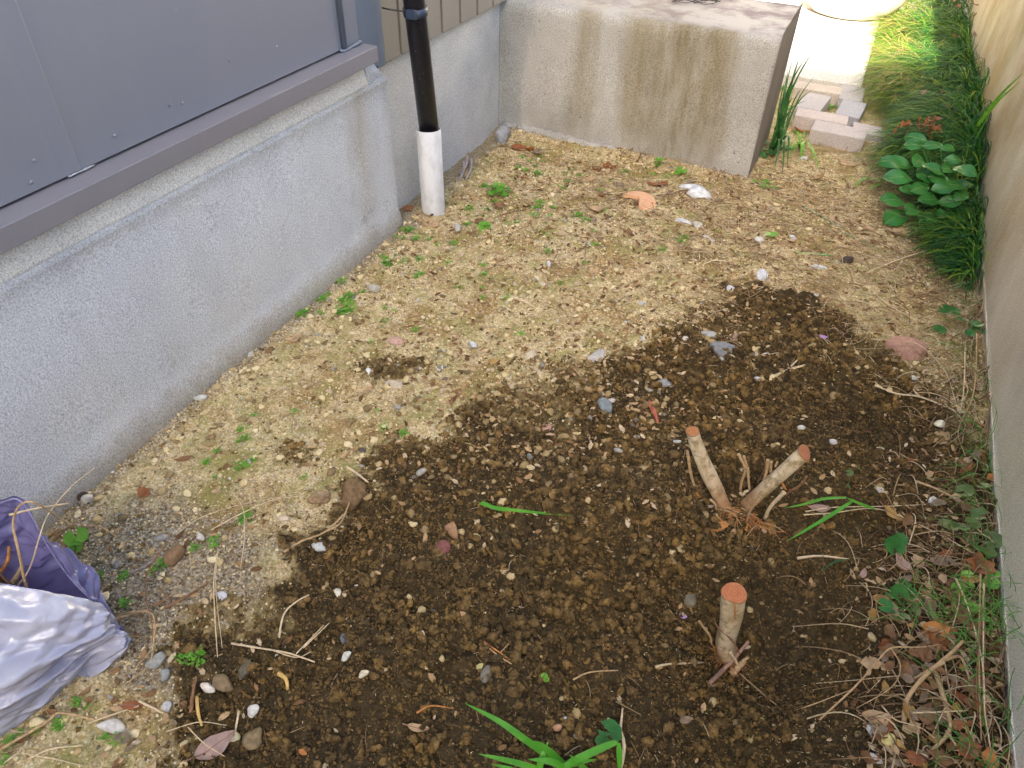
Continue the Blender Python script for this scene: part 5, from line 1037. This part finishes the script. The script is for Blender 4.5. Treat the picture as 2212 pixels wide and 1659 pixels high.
# clump beside the block
bs = Q(1684, 330, 0.); bs[0] = -.205; L_ = []
for (tx, ty, dy, w_) in [(1775, 82, .35, .010), (1742, 120, .2, .011), (1728, 118, .3, .012), (1712, 112, .3, .006), (1702, 150, .2, .012), (1725, 165, .15, .013), (1695, 190, .1, .012), (1760, 190, .2, .009), (1745, 215, .1, .012), (1712, 210, .1, .013), (1735, 185, .3, .008), (1688, 170, .2, .009), (1762, 160, .3, .007), (1700, 230, .0, .012), (1690, 240, .1, .010), (1680, 262, .0, .011), (1706, 255, .0, .012), (1722, 240, .1, .009), (1695, 285, -.05, .012), (1672, 290, .05, .010), (1688, 210, .25, .009), (1716, 275, .0, .010)]:
    b_ = bs+[rnd.uniform(-.02, .03), rnd.uniform(-.03, .05), 0]; tp = PL(tx, ty, 1, b_[1]+dy*.5); mid_ = (b_+tp)/2+[-.01, 0, .05]; mid_[0] = max(mid_[0], -.225); b_[0] = max(b_[0], -.225); tp[0] = max(tp[0], -.232); L_.append(([b_, mid_, tp], w_*.75))
for (tx, ty, w_) in [(1672, 372, .010), (1690, 382, .008), (1660, 335, .008), (1700, 365, .009)]:
    b_ = bs+[rnd.uniform(-.01, .02), rnd.uniform(-.02, .03), 0]; tp = q(tx, ty, .004); L_.append(([b_, (b_+tp)/2+[0, 0, .09], tp], w_))
blades('iris_clump', 'clump of long upright green blades growing beside the right corner of the block', 'plant', bs, L_, M_DARKB)
bs = Q(1722, 318, 0.); L_ = []
for (tx, ty, w_) in [(1770, 372, .008), (1758, 352, .008), (1700, 345, .007), (1735, 345, .008), (1752, 330, .008), (1710, 300, .007), (1740, 300, .007), (1728, 350, .010)]:
    tp = q(tx, ty, .004); L_.append(([bs+[rnd.uniform(-.012, .012), 0, 0], (bs+tp)/2+[0, 0, .045], tp], w_))
blades('grass_tuft', 'small light green tuft with drooping blades before the front paver', 'grass tuft', bs, L_, M_WEED)
bs = Q(2068, 340, 0.); bs[0] = min(bs[0], .45); L_ = []
for (tx, ty, w_, yo) in [(2212, 155, .012, -.5), (2205, 175, .009, -.4), (2090, 215, .010, .1), (2128, 240, .009, .0), (2100, 262, .012, -.05), (2068, 268, .011, -.05), (2112, 280, .010, -.1), (2075, 240, .010, .05), (2050, 255, .009, 0)]:
    tp = PL(tx, ty, 1, bs[1]+yo); tp[0] = min(tp[0], .495); b_ = bs+[rnd.uniform(-.03, .02), rnd.uniform(-.05, .05), 0]; md = (b_+tp)/2+[0, 0, .05]; L_.append(([b_, md, tp], w_))
blades('tall_grass', 'tall broad green blades rising along the right wall behind the shrub', 'plant', bs, L_, M_WEED)
bs = Q(1905, 395, 0.)
blades('grass_tuft', 'yellow-green blades sticking out to the left below the shrub', 'grass tuft', bs, [([bs, q(1870, 385, .03), q(1842, 405, .006)], .012), ([bs, q(1890, 402, .03), q(1862, 412, .006)], .012), ([bs, q(1895, 385, .05), q(1860, 392, .02)], .010)], M_WEED)
# broad-leaved shrub
sb_ = Q(2012, 478, 0.); t = thing('leafy_shrub', 'small shrub with glossy broad oval leaves growing against the grass by the right wall', 'shrub', sb_)
SL = [(1935, 350, 58, 0.1, .12), (1987, 345, 46, 1.3, .05), (2018, 363, 48, -.1, .0), (1942, 382, 56, .25, .0), (1975, 313, 36, .0, .15), (2018, 313, 38, .3, .15), (1978, 297, 40, -.2, .2), (2053, 362, 44, 1.0, .05), (2086, 367, 50, -.5, .0), (2060, 345, 34, .2, .1),
      (1932, 432, 52, .3, -.05), (1938, 466, 66, 1.0, -.1), (1972, 450, 50, 1.2, -.12), (1996, 470, 44, 1.3, -.15), (2016, 470, 46, 1.2, -.15), (2040, 460, 40, 1.2, -.1), (2040, 405, 46, .4, -.05), (1990, 405, 44, .8, -.05), (2065, 400, 40, .2, .0), (2080, 420, 40, .9, -.0), (1965, 410, 38, .3, -.02), (2010, 430, 46, .6, -.08), (2055, 435, 44, .3, -.05), (2085, 395, 34, .1, .05),
      (2030, 385, 40, .1, 0), (2000, 380, 40, -.5, .03), (2050, 320, 30, .5, .15)]
for k, (px, py, Lp, yw, dy) in enumerate(SL):
    p = PL(px, py, 1, sb_[1]-.02+dy*.5); p[0] = min(p[0], .47); p[2] = max(p[2], .03); L = Lp*px_size(p)*1.15
    V, F = leafmesh(L, L*.58, -.10, .12, 0, k, 14); V = [(a, b*1.05, c-.02*L) for a, b, c in V]
    W_ = place(V, p, yw, rnd.uniform(-.15, .25), rnd.uniform(.15, .6)); mb = MB(); mb.add(W_, F); lf = obj('leaf', mb, M_SHRUB, t, True); mr = W_.reshape(-1, 7, 3)[:, 3]+[0, 0, .0006]; mb = MB(); mb.tube(mr[::2], np.linspace(.0009, .0004, len(mr[::2])), 5); obj('midrib', mb, flat('midrib_green', (.22, .34, .12)), lf, True)
    a_ = W_.reshape(-1, 7, 3)[-1, 3] if rnd.random() < .5 else W_.reshape(-1, 7, 3)[0, 3]
    st = sb_+[rnd.uniform(-.02, .02), rnd.uniform(0, .05), .02]; mb = MB(); mb.tube(curve([st, (st+a_)/2+[0, .01, .02], a_], 5), .0018, 6); obj('stalk', mb, M_IVY, t, True)
# little rounded weeds and creepers
def roundleaf(p, r, yaw, tilt, notch=True, n=14, scal=.06):
    V = [np.array([0, 0, -.12*r])]; F = []
    for k in range(n+1):
        a = -math.pi+.32+(2*math.pi-.64)*k/n if notch else -math.pi+2*math.pi*k/n; rr = r*(1+scal*math.cos(a*7))
        V.append(np.array([rr*math.cos(a)*.95, rr*math.sin(a), .10*r+.05*r*math.cos(a*3)]))
    for k in range(1, n+1): F.append((0, k, k+1))
    return place(V, p, yaw, tilt, rnd.uniform(-.3, .3)), F
def creeper(lab, base, lv, mat, name='ground_ivy', cat='weed', grp=None, n=14):
    b = Q(*base, 0.); t = thing(name, lab, cat, b, grp)
    for (px, py, rp) in lv:
        p = Q(px, py, rnd.uniform(.012, .03)); p[0] = min(p[0], .493); r = rp*px_size(p)*.5*1.1; mb = MB(); mb.add(*roundleaf(p, r, rnd.uniform(0, 6.28), rnd.uniform(-.5, .4), n=n)); obj('leaf', mb, mat, t, True)
        mb = MB(); mb.tube(curve([b+[0, 0, .002], (b+p)/2+[0, 0, .012], p], 4), .0007, 5); obj('stem', mb, M_IVYD, t, True)
    return t
creeper('bright green round-leaved creeper in the litter left of the orange round leaf', (1950, 1310), [(1942, 1280, 36), (1955, 1265, 30), (1912, 1308, 30), (1928, 1310, 24), (1968, 1282, 26), (1975, 1300, 24), (1946, 1332, 36), (1925, 1285, 24)], M_IVY)
creeper('dull green ivy at the right wall above the rust brown leaf', (2110, 1150), [(2085, 1060, 34), (2050, 1135, 40), (2065, 1145, 36), (2115, 1110, 32), (2108, 1175, 54), (2080, 1140, 26), (2155, 1170, 40), (2125, 1050, 26), (2100, 1130, 30), (2135, 1190, 30)], M_IVYD)
creeper('green creeper leaves at the wall under the rust brown leaf', (2120, 1300), [(2142, 1258, 30), (2148, 1240, 22), (2085, 1262, 34), (2070, 1270, 26), (2090, 1240, 24), (2125, 1330, 26), (2088, 1300, 26), (2100, 1310, 22)], M_WEED)
creeper('dark green oval leaf pair beside the stems below the grass blades', (1935, 1190), [(1932, 1180, 42), (1945, 1165, 28)], M_IVY)
creeper('small ivy runner at the right wall level with the pinkish brown rock', (2090, 700), [(2060, 672, 26), (2040, 668, 24), (2110, 700, 26), (2125, 712, 28), (2030, 712, 26), (2075, 690, 20), (2095, 720, 20), (2045, 690, 18)], M_IVY)
creeper('veined round green leaf with stem at the bottom beside the grass tuft', (1330, 1610), [(1318, 1582, 50), (1300, 1600, 26)], M_IVY)
creeper('single heart shaped green weed right of the bag opening', (165, 1190), [(165, 1160, 44), (164, 1182, 26)], M_WEED)
creeper('round green weed leaf on the pale soil right of the long white pebble', (1665, 508), [(1667, 507, 26)], M_WEED)
creeper('bright lobed green weed in front of the foundation right of the sleeve', (1072, 412), [(1062, 405, 24), (1078, 402, 24), (1090, 408, 22), (1070, 415, 26), (1086, 418, 22), (1058, 418, 18), (1100, 412, 16)], M_WEED)
creeper('small dark green weed left of the white pebble on mid pale soil', (1048, 490), [(1046, 490, 26), (1052, 484, 18)], M_WEED)
creeper('little yellow-green seedling with round leaves at the block foot', (1426, 352), [(1424, 344, 16), (1430, 350, 16), (1420, 356, 16), (1472, 368, 22), (1465, 372, 18)], M_WEED)
creeper('tiny two-leaved green seedling left of the tan ball-like pebble', (1178, 1465), [(1176, 1460, 14), (1180, 1468, 12)], M_WEED)
creeper('pale green seedling on the dark soil above the bright blade', (1835, 1020), [(1835, 1022, 16), (1855, 1012, 16), (1832, 1050, 12)], M_IVYD)
creeper('dark low weeds crowding the foot of the block corner under the upright blades', (1672, 318), [(1652, 322, 22), (1664, 308, 24), (1676, 298, 24), (1690, 285, 22), (1668, 330, 22), (1682, 318, 24), (1698, 300, 20), (1650, 335, 18), (1700, 318, 20), (1688, 262, 20), (1694, 240, 18)], M_IVY)
# seedlings one cannot tell apart: one built per kind, copied
def seedling(nl, sp, rl):
    mb = MB()
    for k in range(nl):
        a = rnd.uniform(0, 6.28); d = sp*rnd.uniform(.1, 1)**.7; p = np.array([d*math.cos(a), d*math.sin(a), rnd.uniform(.3, 1.)*sp*.35+.002]); V, F = roundleaf(p, rl*rnd.uniform(.6, 1.1), a, rnd.uniform(-.5, .3), n=8, scal=.1); mb.add(V, F)
        mb.tube([(0, 0, 0), tuple(p*.98)], .0005, 4)
    return mb
SM = []
for k in range(5):
    mb = seedling(16+3*k, .014+.002*k, .0036); me = bpy.data.meshes.new('seedling'); me.from_pydata(mb.v, [], mb.f); me.polygons.foreach_set('use_smooth', [True]*len(me.polygons)); me.materials.append(M_WEED); SM.append(me)
def weeds(pts, lab, grp, sc=(.7, 1.3)):
    for px, py in pts:
        p = Q(px, py, 0.); p[0] = max(min(p[0], .49), -1.15); o = bpy.data.objects.new('seedling', rnd.choice(SM)); COL.objects.link(o); o.location = (p[0], p[1], p[2]+.003); s = rnd.uniform(*sc); o.scale = (s, s, s); o.rotation_euler = (0, 0, rnd.uniform(0, 6.28)); tag(o, lab, 'weed', grp)
def around(cx, cy, n, sx, sy): return [(rnd.gauss(cx, sx), rnd.gauss(cy, sy)) for _ in range(n)]
weeds(around(840, 560, 9, 26, 12)+around(880, 515, 6, 18, 8)+around(900, 600, 3, 20, 10)+around(960, 530, 3, 20, 6), 'small bright green seedling near the plinth end beside the pipe sleeve', 'seedlings near the pipe sleeve', (.5, 1.1))
weeds(around(745, 660, 7, 16, 14)+around(690, 635, 5, 22, 14)+around(655, 680, 3, 14, 8)+around(780, 640, 3, 20, 10), 'small green seedling along the middle of the plinth foot', 'seedlings at the middle of the plinth foot', (.6, 1.3))
weeds(around(525, 940, 6, 14, 22)+around(515, 1005, 5, 20, 12)+around(470, 985, 4, 20, 20)+around(590, 900, 2, 20, 20)+around(655, 1025, 1, 5, 5), 'tiny green seedling on the sandy soil left of the dug patch', 'seedlings on the sandy left soil', (.35, .7))
weeds(around(275, 1245, 4, 14, 8)+around(330, 1225, 2, 10, 8)+around(265, 1300, 2, 14, 8)+around(545, 1135, 4, 16, 10)+around(450, 1180, 3, 12, 8)+around(410, 1425, 4, 20, 10), 'small green seedling on the grey dirt between bag and dug patch', 'seedlings on the grey dirt', (.4, .8))
weeds(around(80, 1572, 5, 50, 8)+around(20, 1610, 4, 16, 14)+around(262, 1595, 3, 26, 10)+around(150, 1520, 3, 14, 8), 'green seedling at the lower edge of the plastic bag', 'seedlings at the bag edge', (.35, .7))
weeds(around(1170, 470, 18, 70, 26)+around(1240, 355, 8, 46, 14)+around(1130, 360, 5, 40, 12)+around(1440, 380, 4, 30, 8)+around(1240, 400, 5, 60, 20)+around(1230, 520, 12, 120, 40)+around(1050, 440, 3, 40, 20)+around(1480, 530, 3, 10, 10), 'small green weed on the ground in front of the concrete block', 'weeds in front of the block', (.4, 1.15))
weeds(around(870, 700, 8, 60, 30)+around(980, 580, 10, 60, 40)+around(1120, 690, 8, 70, 40)+around(820, 900, 3, 60, 40), 'faint green seedling on the middle gravel', 'seedlings on the middle gravel', (.35, .8))
weeds(around(1640, 405, 4, 30, 8)+around(1700, 300, 5, 12, 16)+around(1690, 250, 4, 10, 20)+around(1780, 240, 3, 8, 6), 'green weed between the block corner and the pavers', 'weeds by the pavers', (.9, 1.6))
# mondo grass bank along the right wall: uncountable
def mondo(n, name, lab, yr, xl, Ls, seed, mat, lean=(math.pi, .7), hw=(.0011, .0027), tl=(0, 1)):
    r = np.random.default_rng(seed); y = r.uniform(yr[0], yr[1], n*2); lo = xl(y); x = lo+(.50-lo)*r.uniform(0, 1, n*2)**.9; x = x[:n]; y = y[:n]
    L = r.uniform(*Ls, n); a = r.normal(lean[0], lean[1], n)+(vn(x*9, y*9, 91)-.5)*2.6; L = L*(.6+.8*vn(x*7, y*7, 92)); up = r.uniform(.5, 1.25, n); m = 9; t_ = np.linspace(0, 1, m)
    th = up[:, None]-(up[:, None]+.75*r.uniform(.4, 1.2, n)[:, None])*t_[None]**1.1; ds = L/(m-1)
    h_ = np.cumsum(np.cos(th), 1)*ds[:, None]; z_ = np.cumsum(np.sin(th), 1)*ds[:, None]; h_ -= h_[:, :1]; z_ -= z_[:, :1]
    bend = a[:, None]+r.normal(0, .35, n)[:, None]*t_[None]
    X = x[:, None]+np.cos(bend)*h_; Y = y[:, None]+np.sin(bend)*h_; mound = .05+.04*np.sin(y*2.3)+.07*np.clip((x-lo[:n])/.35, 0, 1)
    Z = mound[:, None]*r.uniform(.2, 1, n)[:, None]+z_; X = np.minimum(X, .503-.004*r.uniform(0, 1, n)[:, None]); Z = np.maximum(Z, .004)
    wd = r.uniform(*hw, n)[:, None]*(1-t_[None]**3*.9); sx = -np.sin(bend)*wd; sy = np.cos(bend)*wd
    A = np.stack([X-sx, Y-sy, Z+wd*.25], -1); B = np.stack([X+sx, Y+sy, Z+wd*.25], -1); M_ = np.stack([X, Y, Z], -1)
    V = np.stack([A, M_, B], 2).reshape(-1, 3); k = np.arange(m-1)*3; f = np.stack([np.stack([k+j, k+j+1, k+j+4, k+j+3], -1) for j in (0, 1)], 1).reshape(-1, 4)
    F = (f[None]+(np.arange(n)*m*3)[:, None, None]).reshape(-1, 4); u0 = r.uniform(*tl, n); tt = np.repeat(np.clip(u0*.92+.42*(x < .34)*(y > 3.5)*(u0 < .9), 0, 1), m*3)  # yellower along the path edge: sunlit look put into the tint
    return tag(put(name, fastmesh(name, V, F, tt), mat), lab, 'grass', kind='stuff')
def m_mondo(dead=False):
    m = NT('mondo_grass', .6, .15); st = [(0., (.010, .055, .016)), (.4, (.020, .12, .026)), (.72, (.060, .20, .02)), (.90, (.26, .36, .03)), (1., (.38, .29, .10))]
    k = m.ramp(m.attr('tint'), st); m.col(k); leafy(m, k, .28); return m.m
M_MONDO = m_mondo()
def xl1(y): return np.interp(y, [2.75, 2.95, 3.2, 3.6, 4.2, 5.3, 8], [.36, .30, .27, .21, .15, .16, .2])
mondo(15000, 'mondo_grass', 'thick bank of fine dark green grass arching over along the right wall', (2.85, 5.2), xl1, (.13, .26), 5, M_MONDO)
mondo(5200, 'far_grass', 'fine grass bank continuing along the right wall beyond the pot', (5.2, 9), xl1, (.14, .26), 6, M_MONDO)
mondo(2600, 'wall_grass', 'fine grass hugging the right wall around the shrub', (2.22, 2.95), lambda y: np.interp(y, [2.2, 2.4, 2.7, 2.95], [.465, .42, .33, .22]), (.07, .17), 8, M_MONDO, (math.pi*1.15, .9))
mondo(260, 'strip_grass', 'sparse thin green blades in the litter strip at the right wall', (.45, 2.2), lambda y: np.where(y < 1., .40, .46), (.04, .13), 9, m_green('thin_blade', (.04, .20, .03), (.12, .30, .05)), (math.pi, 1.5), (.0006, .0011))
mondo(120, 'creeper_grass', 'thin green blades sprouting around the creeper at the right', (.90, 1.02), lambda y: np.full_like(y, .34), (.03, .09), 10, m_green('thin_blade_b', (.05, .22, .03), (.16, .34, .05)), (math.pi, 2.), (.0006, .0010))
leafarea(0, (0, 0, 1, 1), '', '', (1, 2), ['tan'])
for k in range(20):
    y = rnd.uniform(2.9, 5.6); x = rnd.uniform(.2, .48); V, F = leafmesh(rnd.uniform(.025, .045), rnd.uniform(.012, .022), .3, .4, rnd.choice([0, 4]), k, rough_=.12)
    mb = MB(); mb.add(place(V, np.array([x, y, .15+.06*rnd.random()+.07*(x-.15)]), rnd.uniform(0, 6.28), rnd.uniform(-.6, .6), rnd.uniform(-.6, .6)), F); tag(obj('dead_leaf', mb, LM[rnd.choice(['tan', 'brown', 'brown', 'grey'])], None, True), 'dry brown leaf caught on top of the dark grass bank', 'dead leaf', 'dry leaves on the grass bank')
V, F = leafmesh(.17, .035, .05, .3, 0, 5); mb = MB(); p = PL(1928, 130, 1, 4.15); mb.add(place(V, p+[0, 0, .02], 1.25, -.1, .2), F); tag(obj('dead_leaf', mb, LM['tan'], None, True), 'long tan dead leaf at the edge of the sunlit grass', 'dead leaf')
# dry brown sprays in front of the grass
for k, (px, py, n) in enumerate([(2015, 270, 16), (1960, 285, 9), (1990, 330, 8)]):
    b_ = PL(px, py+40, 1, 2.95); b_[2] = max(b_[2], .0); t = thing('dry_spray', ['withered rust-brown spray standing above the shrub', 'small withered brown spray left of the bigger one', 'withered brown spray tucked behind the shrub leaves'][k], 'dry plant', b_)
    for j in range(n):
        p = PL(px+rnd.gauss(0, 14), py+rnd.gauss(0, 12), 1, 2.95+rnd.uniform(-.05, .05)); V, F = leafmesh(rnd.uniform(.02, .035), .013, .4, .5, 4, j, 8, rough_=.1); mb = MB(); mb.add(place(V, p, rnd.uniform(0, 6.28), rnd.uniform(-1, 1), rnd.uniform(-1, 1)), F); obj('leaf', mb, LM[rnd.choice(['rust', 'brown', 'brown'])], t, True)
    spl(t, 'stem', [b_, PL(px-5, py+10, 1, 2.95), PL(px+6, py-12, 1, 2.95)], .0018, M_TWIG_D)
T('long arching brown runner over the grass edge above the shrub', [(1975, 268, .14), (2020, 275, .16), (2060, 310, .12), (2080, 350, .1)], .0018, M_TWIG)
T('thin brown runner sloping into the dead grass left of the shrub', [(1995, 300, .12), (1960, 350, .06), (1900, 400, .02), (1850, 430, .006)], .0014, M_TWIG)
# ------------------------------------------------------------------ plastic bag
def bagpt(px, py, z): return G0(px, py, z)
rim = [bagpt(243, 1345, .075), bagpt(200, 1300, .12), bagpt(152, 1250, .16), bagpt(103, 1180, .215), bagpt(64, 1108, .265), bagpt(36, 1079, .285), bagpt(0, 1088, .28), bagpt(-70, 1110, .25), bagpt(-150, 1180, .22), bagpt(-170, 1250, .20),
       bagpt(-110, 1268, .215), bagpt(-50, 1262, .215), bagpt(0, 1262, .212), bagpt(60, 1272, .195), bagpt(110, 1285, .170), bagpt(160, 1294, .145), bagpt(205, 1302, .12), bagpt(235, 1325, .09)]
def closed(P, N):
    P = np.array(P); n = len(P); out = []
    for k in range(N):
        t_ = k*n/N; i = int(t_); f = t_-i; a, b, c, d = P[(i-1) % n], P[i % n], P[(i+1) % n], P[(i+2) % n]
        out.append(.5*((2*b)+(-a+c)*f+(2*a-5*b+4*c-d)*f*f+(-a+3*b-3*c+d)*f**3))
    return np.array(out)
foot = [bagpt(240, 1425, .010), bagpt(232, 1400, .012), bagpt(205, 1375, .012), bagpt(165, 1350, .012), bagpt(125, 1335, .012), bagpt(80, 1325, .012), bagpt(20, 1325, .012), bagpt(-60, 1345, .012), bagpt(-160, 1390, .012), bagpt(-300, 1500, .012),
        bagpt(-300, 1640, 0), bagpt(-200, 1680, 0), bagpt(-60, 1640, .0), bagpt(0, 1600, .0), bagpt(60, 1556, .0), bagpt(122, 1508, .004), bagpt(165, 1464, .006), bagpt(205, 1462, .006)]
NB = 300; NL = 100; A = closed(rim, NB); B = closed(foot, NB); ctr = (A.mean(0)+B.mean(0))/2; V = []
th = np.linspace(0, 1, NB, endpoint=False)
front = np.clip(np.sin((th-.52)*math.pi/.46), 0, 1)*((th > .52) & (th < .98))
for j in range(NL):
    s = j/(NL-1); P = A*(1-s)+B*s; out = (P-ctr); out[:, 2] = 0; out /= np.linalg.norm(out, axis=1)[:, None]+1e-6
    bulge = (.012+.034*front)*math.sin(math.pi*s**.8)
    # long folds that fan out of the pinched corner, plus crumples
    tri = lambda v: 2*np.abs(2*(v-np.floor(v+.5)))-1
    phi = np.arctan2(s-.28, (1.03-th)*1.6); dist = np.hypot(s-.28, (1.03-th)*1.6)
    wob = fbm(th*9, np.full(NB, s*3.), 2, 61)
    folds = .75*tri(phi*2.3+.35*wob)*.016*np.minimum(dist*1.6, .8)+tri(phi*4.1+wob*1.9+.3)*.004*np.minimum(dist*2, 1)
    cr = tri(th*11+s*1.7+wob*1.6)*.004+tri(th*6-s*3.1+wob*2.)*.004+(fbm(th*40, np.full(NB, s*9.), 2, 63)-.4)*.004
    cr = cr*.4; rc_ = np.random.default_rng(5)
    for f_ in (6, 8, 11, 15, 20, 27, 36, 48, 63):
        dvec = rc_.normal(size=3); dvec /= np.linalg.norm(dvec); cr = cr+tri(P @ dvec*f_+rc_.uniform()+.5*wob*(f_ < 12))*.085/f_**.92
    amp = math.sin(math.pi*min(1, s+.02))**.5
    P = P+out*(bulge+(folds+cr)*amp*.85)[:, None]
    P[:, 2] += (folds*.6+cr*.5)*amp*.8; P[:, 2] = np.maximum(P[:, 2], .004); P[:, 0] = np.maximum(P[:, 0], PX+.012)
    V.append(P)
fc = B.mean(0)+[0, 0, .01]
for k_ in (.8, .55, .3, .08): V.append(fc+(V[NL-1]-fc)*k_+[0, 0, .006])
NL += 4
V = np.vstack(V); idx = np.arange(NB*NL).reshape(NL, NB); i2 = np.roll(idx, -1, 1)
F = np.stack([idx[:-1], i2[:-1], i2[1:], idx[1:]], -1).reshape(-1, 4)
def m_bag():
    m = NT('lilac_plastic', .17, 1.)
    c = m.mix(m.ramp(m.noise(7, 3), [(.35, 0.), (.65, 1.)]), (.40, .41, .52), (.58, .59, .67)); m.col(c)
    m.bump(m.noise(60, 3, .5, None, 1.5), .35, .004); m.bump(m.vor(38, 'Distance', None, 'DISTANCE_TO_EDGE'), .12, .003)
    leafy(m, (.40, .36, .66), .16); return m.m
t = thing('plastic_bag', 'crumpled translucent lilac plastic bag with open mouth, leaning by the plinth at lower left', 'plastic bag', (-1.0, .3, 0))
M_BAG = m_bag()
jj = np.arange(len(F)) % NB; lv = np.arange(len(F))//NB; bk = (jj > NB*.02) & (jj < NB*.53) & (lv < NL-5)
def sub_mesh(name, sel, mat):
    f = F[sel]; u, inv = np.unique(f, return_inverse=True); return put(name, fastmesh(name, V[u], inv.reshape(f.shape)), mat, t)
sub_mesh('bag_body', ~bk, M_BAG)
m = NT('shaded_lilac_plastic', .2, .9); m.col(m.mix(m.ramp(m.noise(9, 3), [(.35, 0.), (.65, 1.)]), (.12, .115, .26), (.20, .19, .36))); m.bump(m.noise(60, 3, .5, None, 1.5), .35, .004); leafy(m, (.25, .20, .5), .15)  # same bag film, darkened: shade on the back wall put into the colour
sub_mesh('shaded_back_flap', bk, m.m)
mb = MB(); mb.tube(np.vstack([A, A[:1]])+[0, 0, .0008], .0009, 7, False, .25); obj('rim_hem', mb, flat('hem_plastic', (.26, .25, .42), .25, .8), t, True)
# trimmings inside the bag
inb = [(([bagpt(0, 1290, .10), bagpt(30, 1255, .13), bagpt(48, 1225, .15)]), .0060, M_TWIG, 'thick cut twig stub inside the bag mouth'),
       ([bagpt(-40, 1200, .18), bagpt(10, 1250, .14), bagpt(60, 1300, .10)], .0030, M_TWIG_D, 'thin brown twig crossing inside the bag mouth'),
       ([bagpt(60, 1290, .16), bagpt(42, 1200, .25), bagpt(28, 1130, .29), bagpt(45, 1090, .32), bagpt(80, 1088, .32), bagpt(140, 1128, .20)], .0020, M_TWIG, 'long stem looping out of the bag over its peak'),
       ([bagpt(10, 1300, .12), bagpt(60, 1235, .20), bagpt(85, 1160, .26), bagpt(105, 1110, .26), bagpt(155, 1050, .24), bagpt(205, 1010, .20)], .0012, M_TWIG_P, 'fine long stem reaching from the bag up against the plinth'),
       ([bagpt(20, 1112, .29), bagpt(80, 1098, .29), bagpt(150, 1087, .26)], .0018, M_TWIG_P, 'pale flat straw lying across the bag peak'),
       ([bagpt(-20, 1260, .12), bagpt(15, 1215, .15), bagpt(20, 1180, .17)], .0040, M_ROOT, 'rusty root inside the bag mouth'),
       ([bagpt(-30, 1230, .12), bagpt(20, 1270, .12), bagpt(50, 1250, .13)], .0026, M_TWIG_D, 'dark twig low inside the bag'),
       ([Q(103, 1162, .01), Q(118, 1148, .04), Q(133, 1142, .06)], .0040, M_TWIG, 'left of two brown twig stubs behind the bag at the plinth'),
       ([Q(110, 1170, .01), Q(130, 1152, .03), Q(155, 1132, .05)], .0040, M_TWIG, 'right of two brown twig stubs behind the bag at the plinth'),
       ([Q(178, 1138, .012), Q(215, 1138, .018), Q(252, 1160, .008)], .0022, M_TWIG, 'curved tan twig on the soil right of the bag opening')]
for pts, r, mt, lb in inb: twig('twig', lb, [(pts, r, mt)])
for k in range(26):
    p = bagpt(rnd.uniform(-90, 60), rnd.uniform(1190, 1300), rnd.uniform(.05, .12)); V, F_ = leafmesh(rnd.uniform(.03, .05), .022, .3, .4, 0, k); mb = MB(); mb.add(place(V, p, rnd.uniform(0, 6.28), rnd.uniform(-.6, .6), rnd.uniform(-.6, .6)), F_)
    tag(obj('dead_leaf', mb, LM[rnd.choice(['rust', 'brown', 'tan'])], None, True), 'dry leaf among the trimmings inside the plastic bag', 'dead leaf', 'dry leaves in the bag')
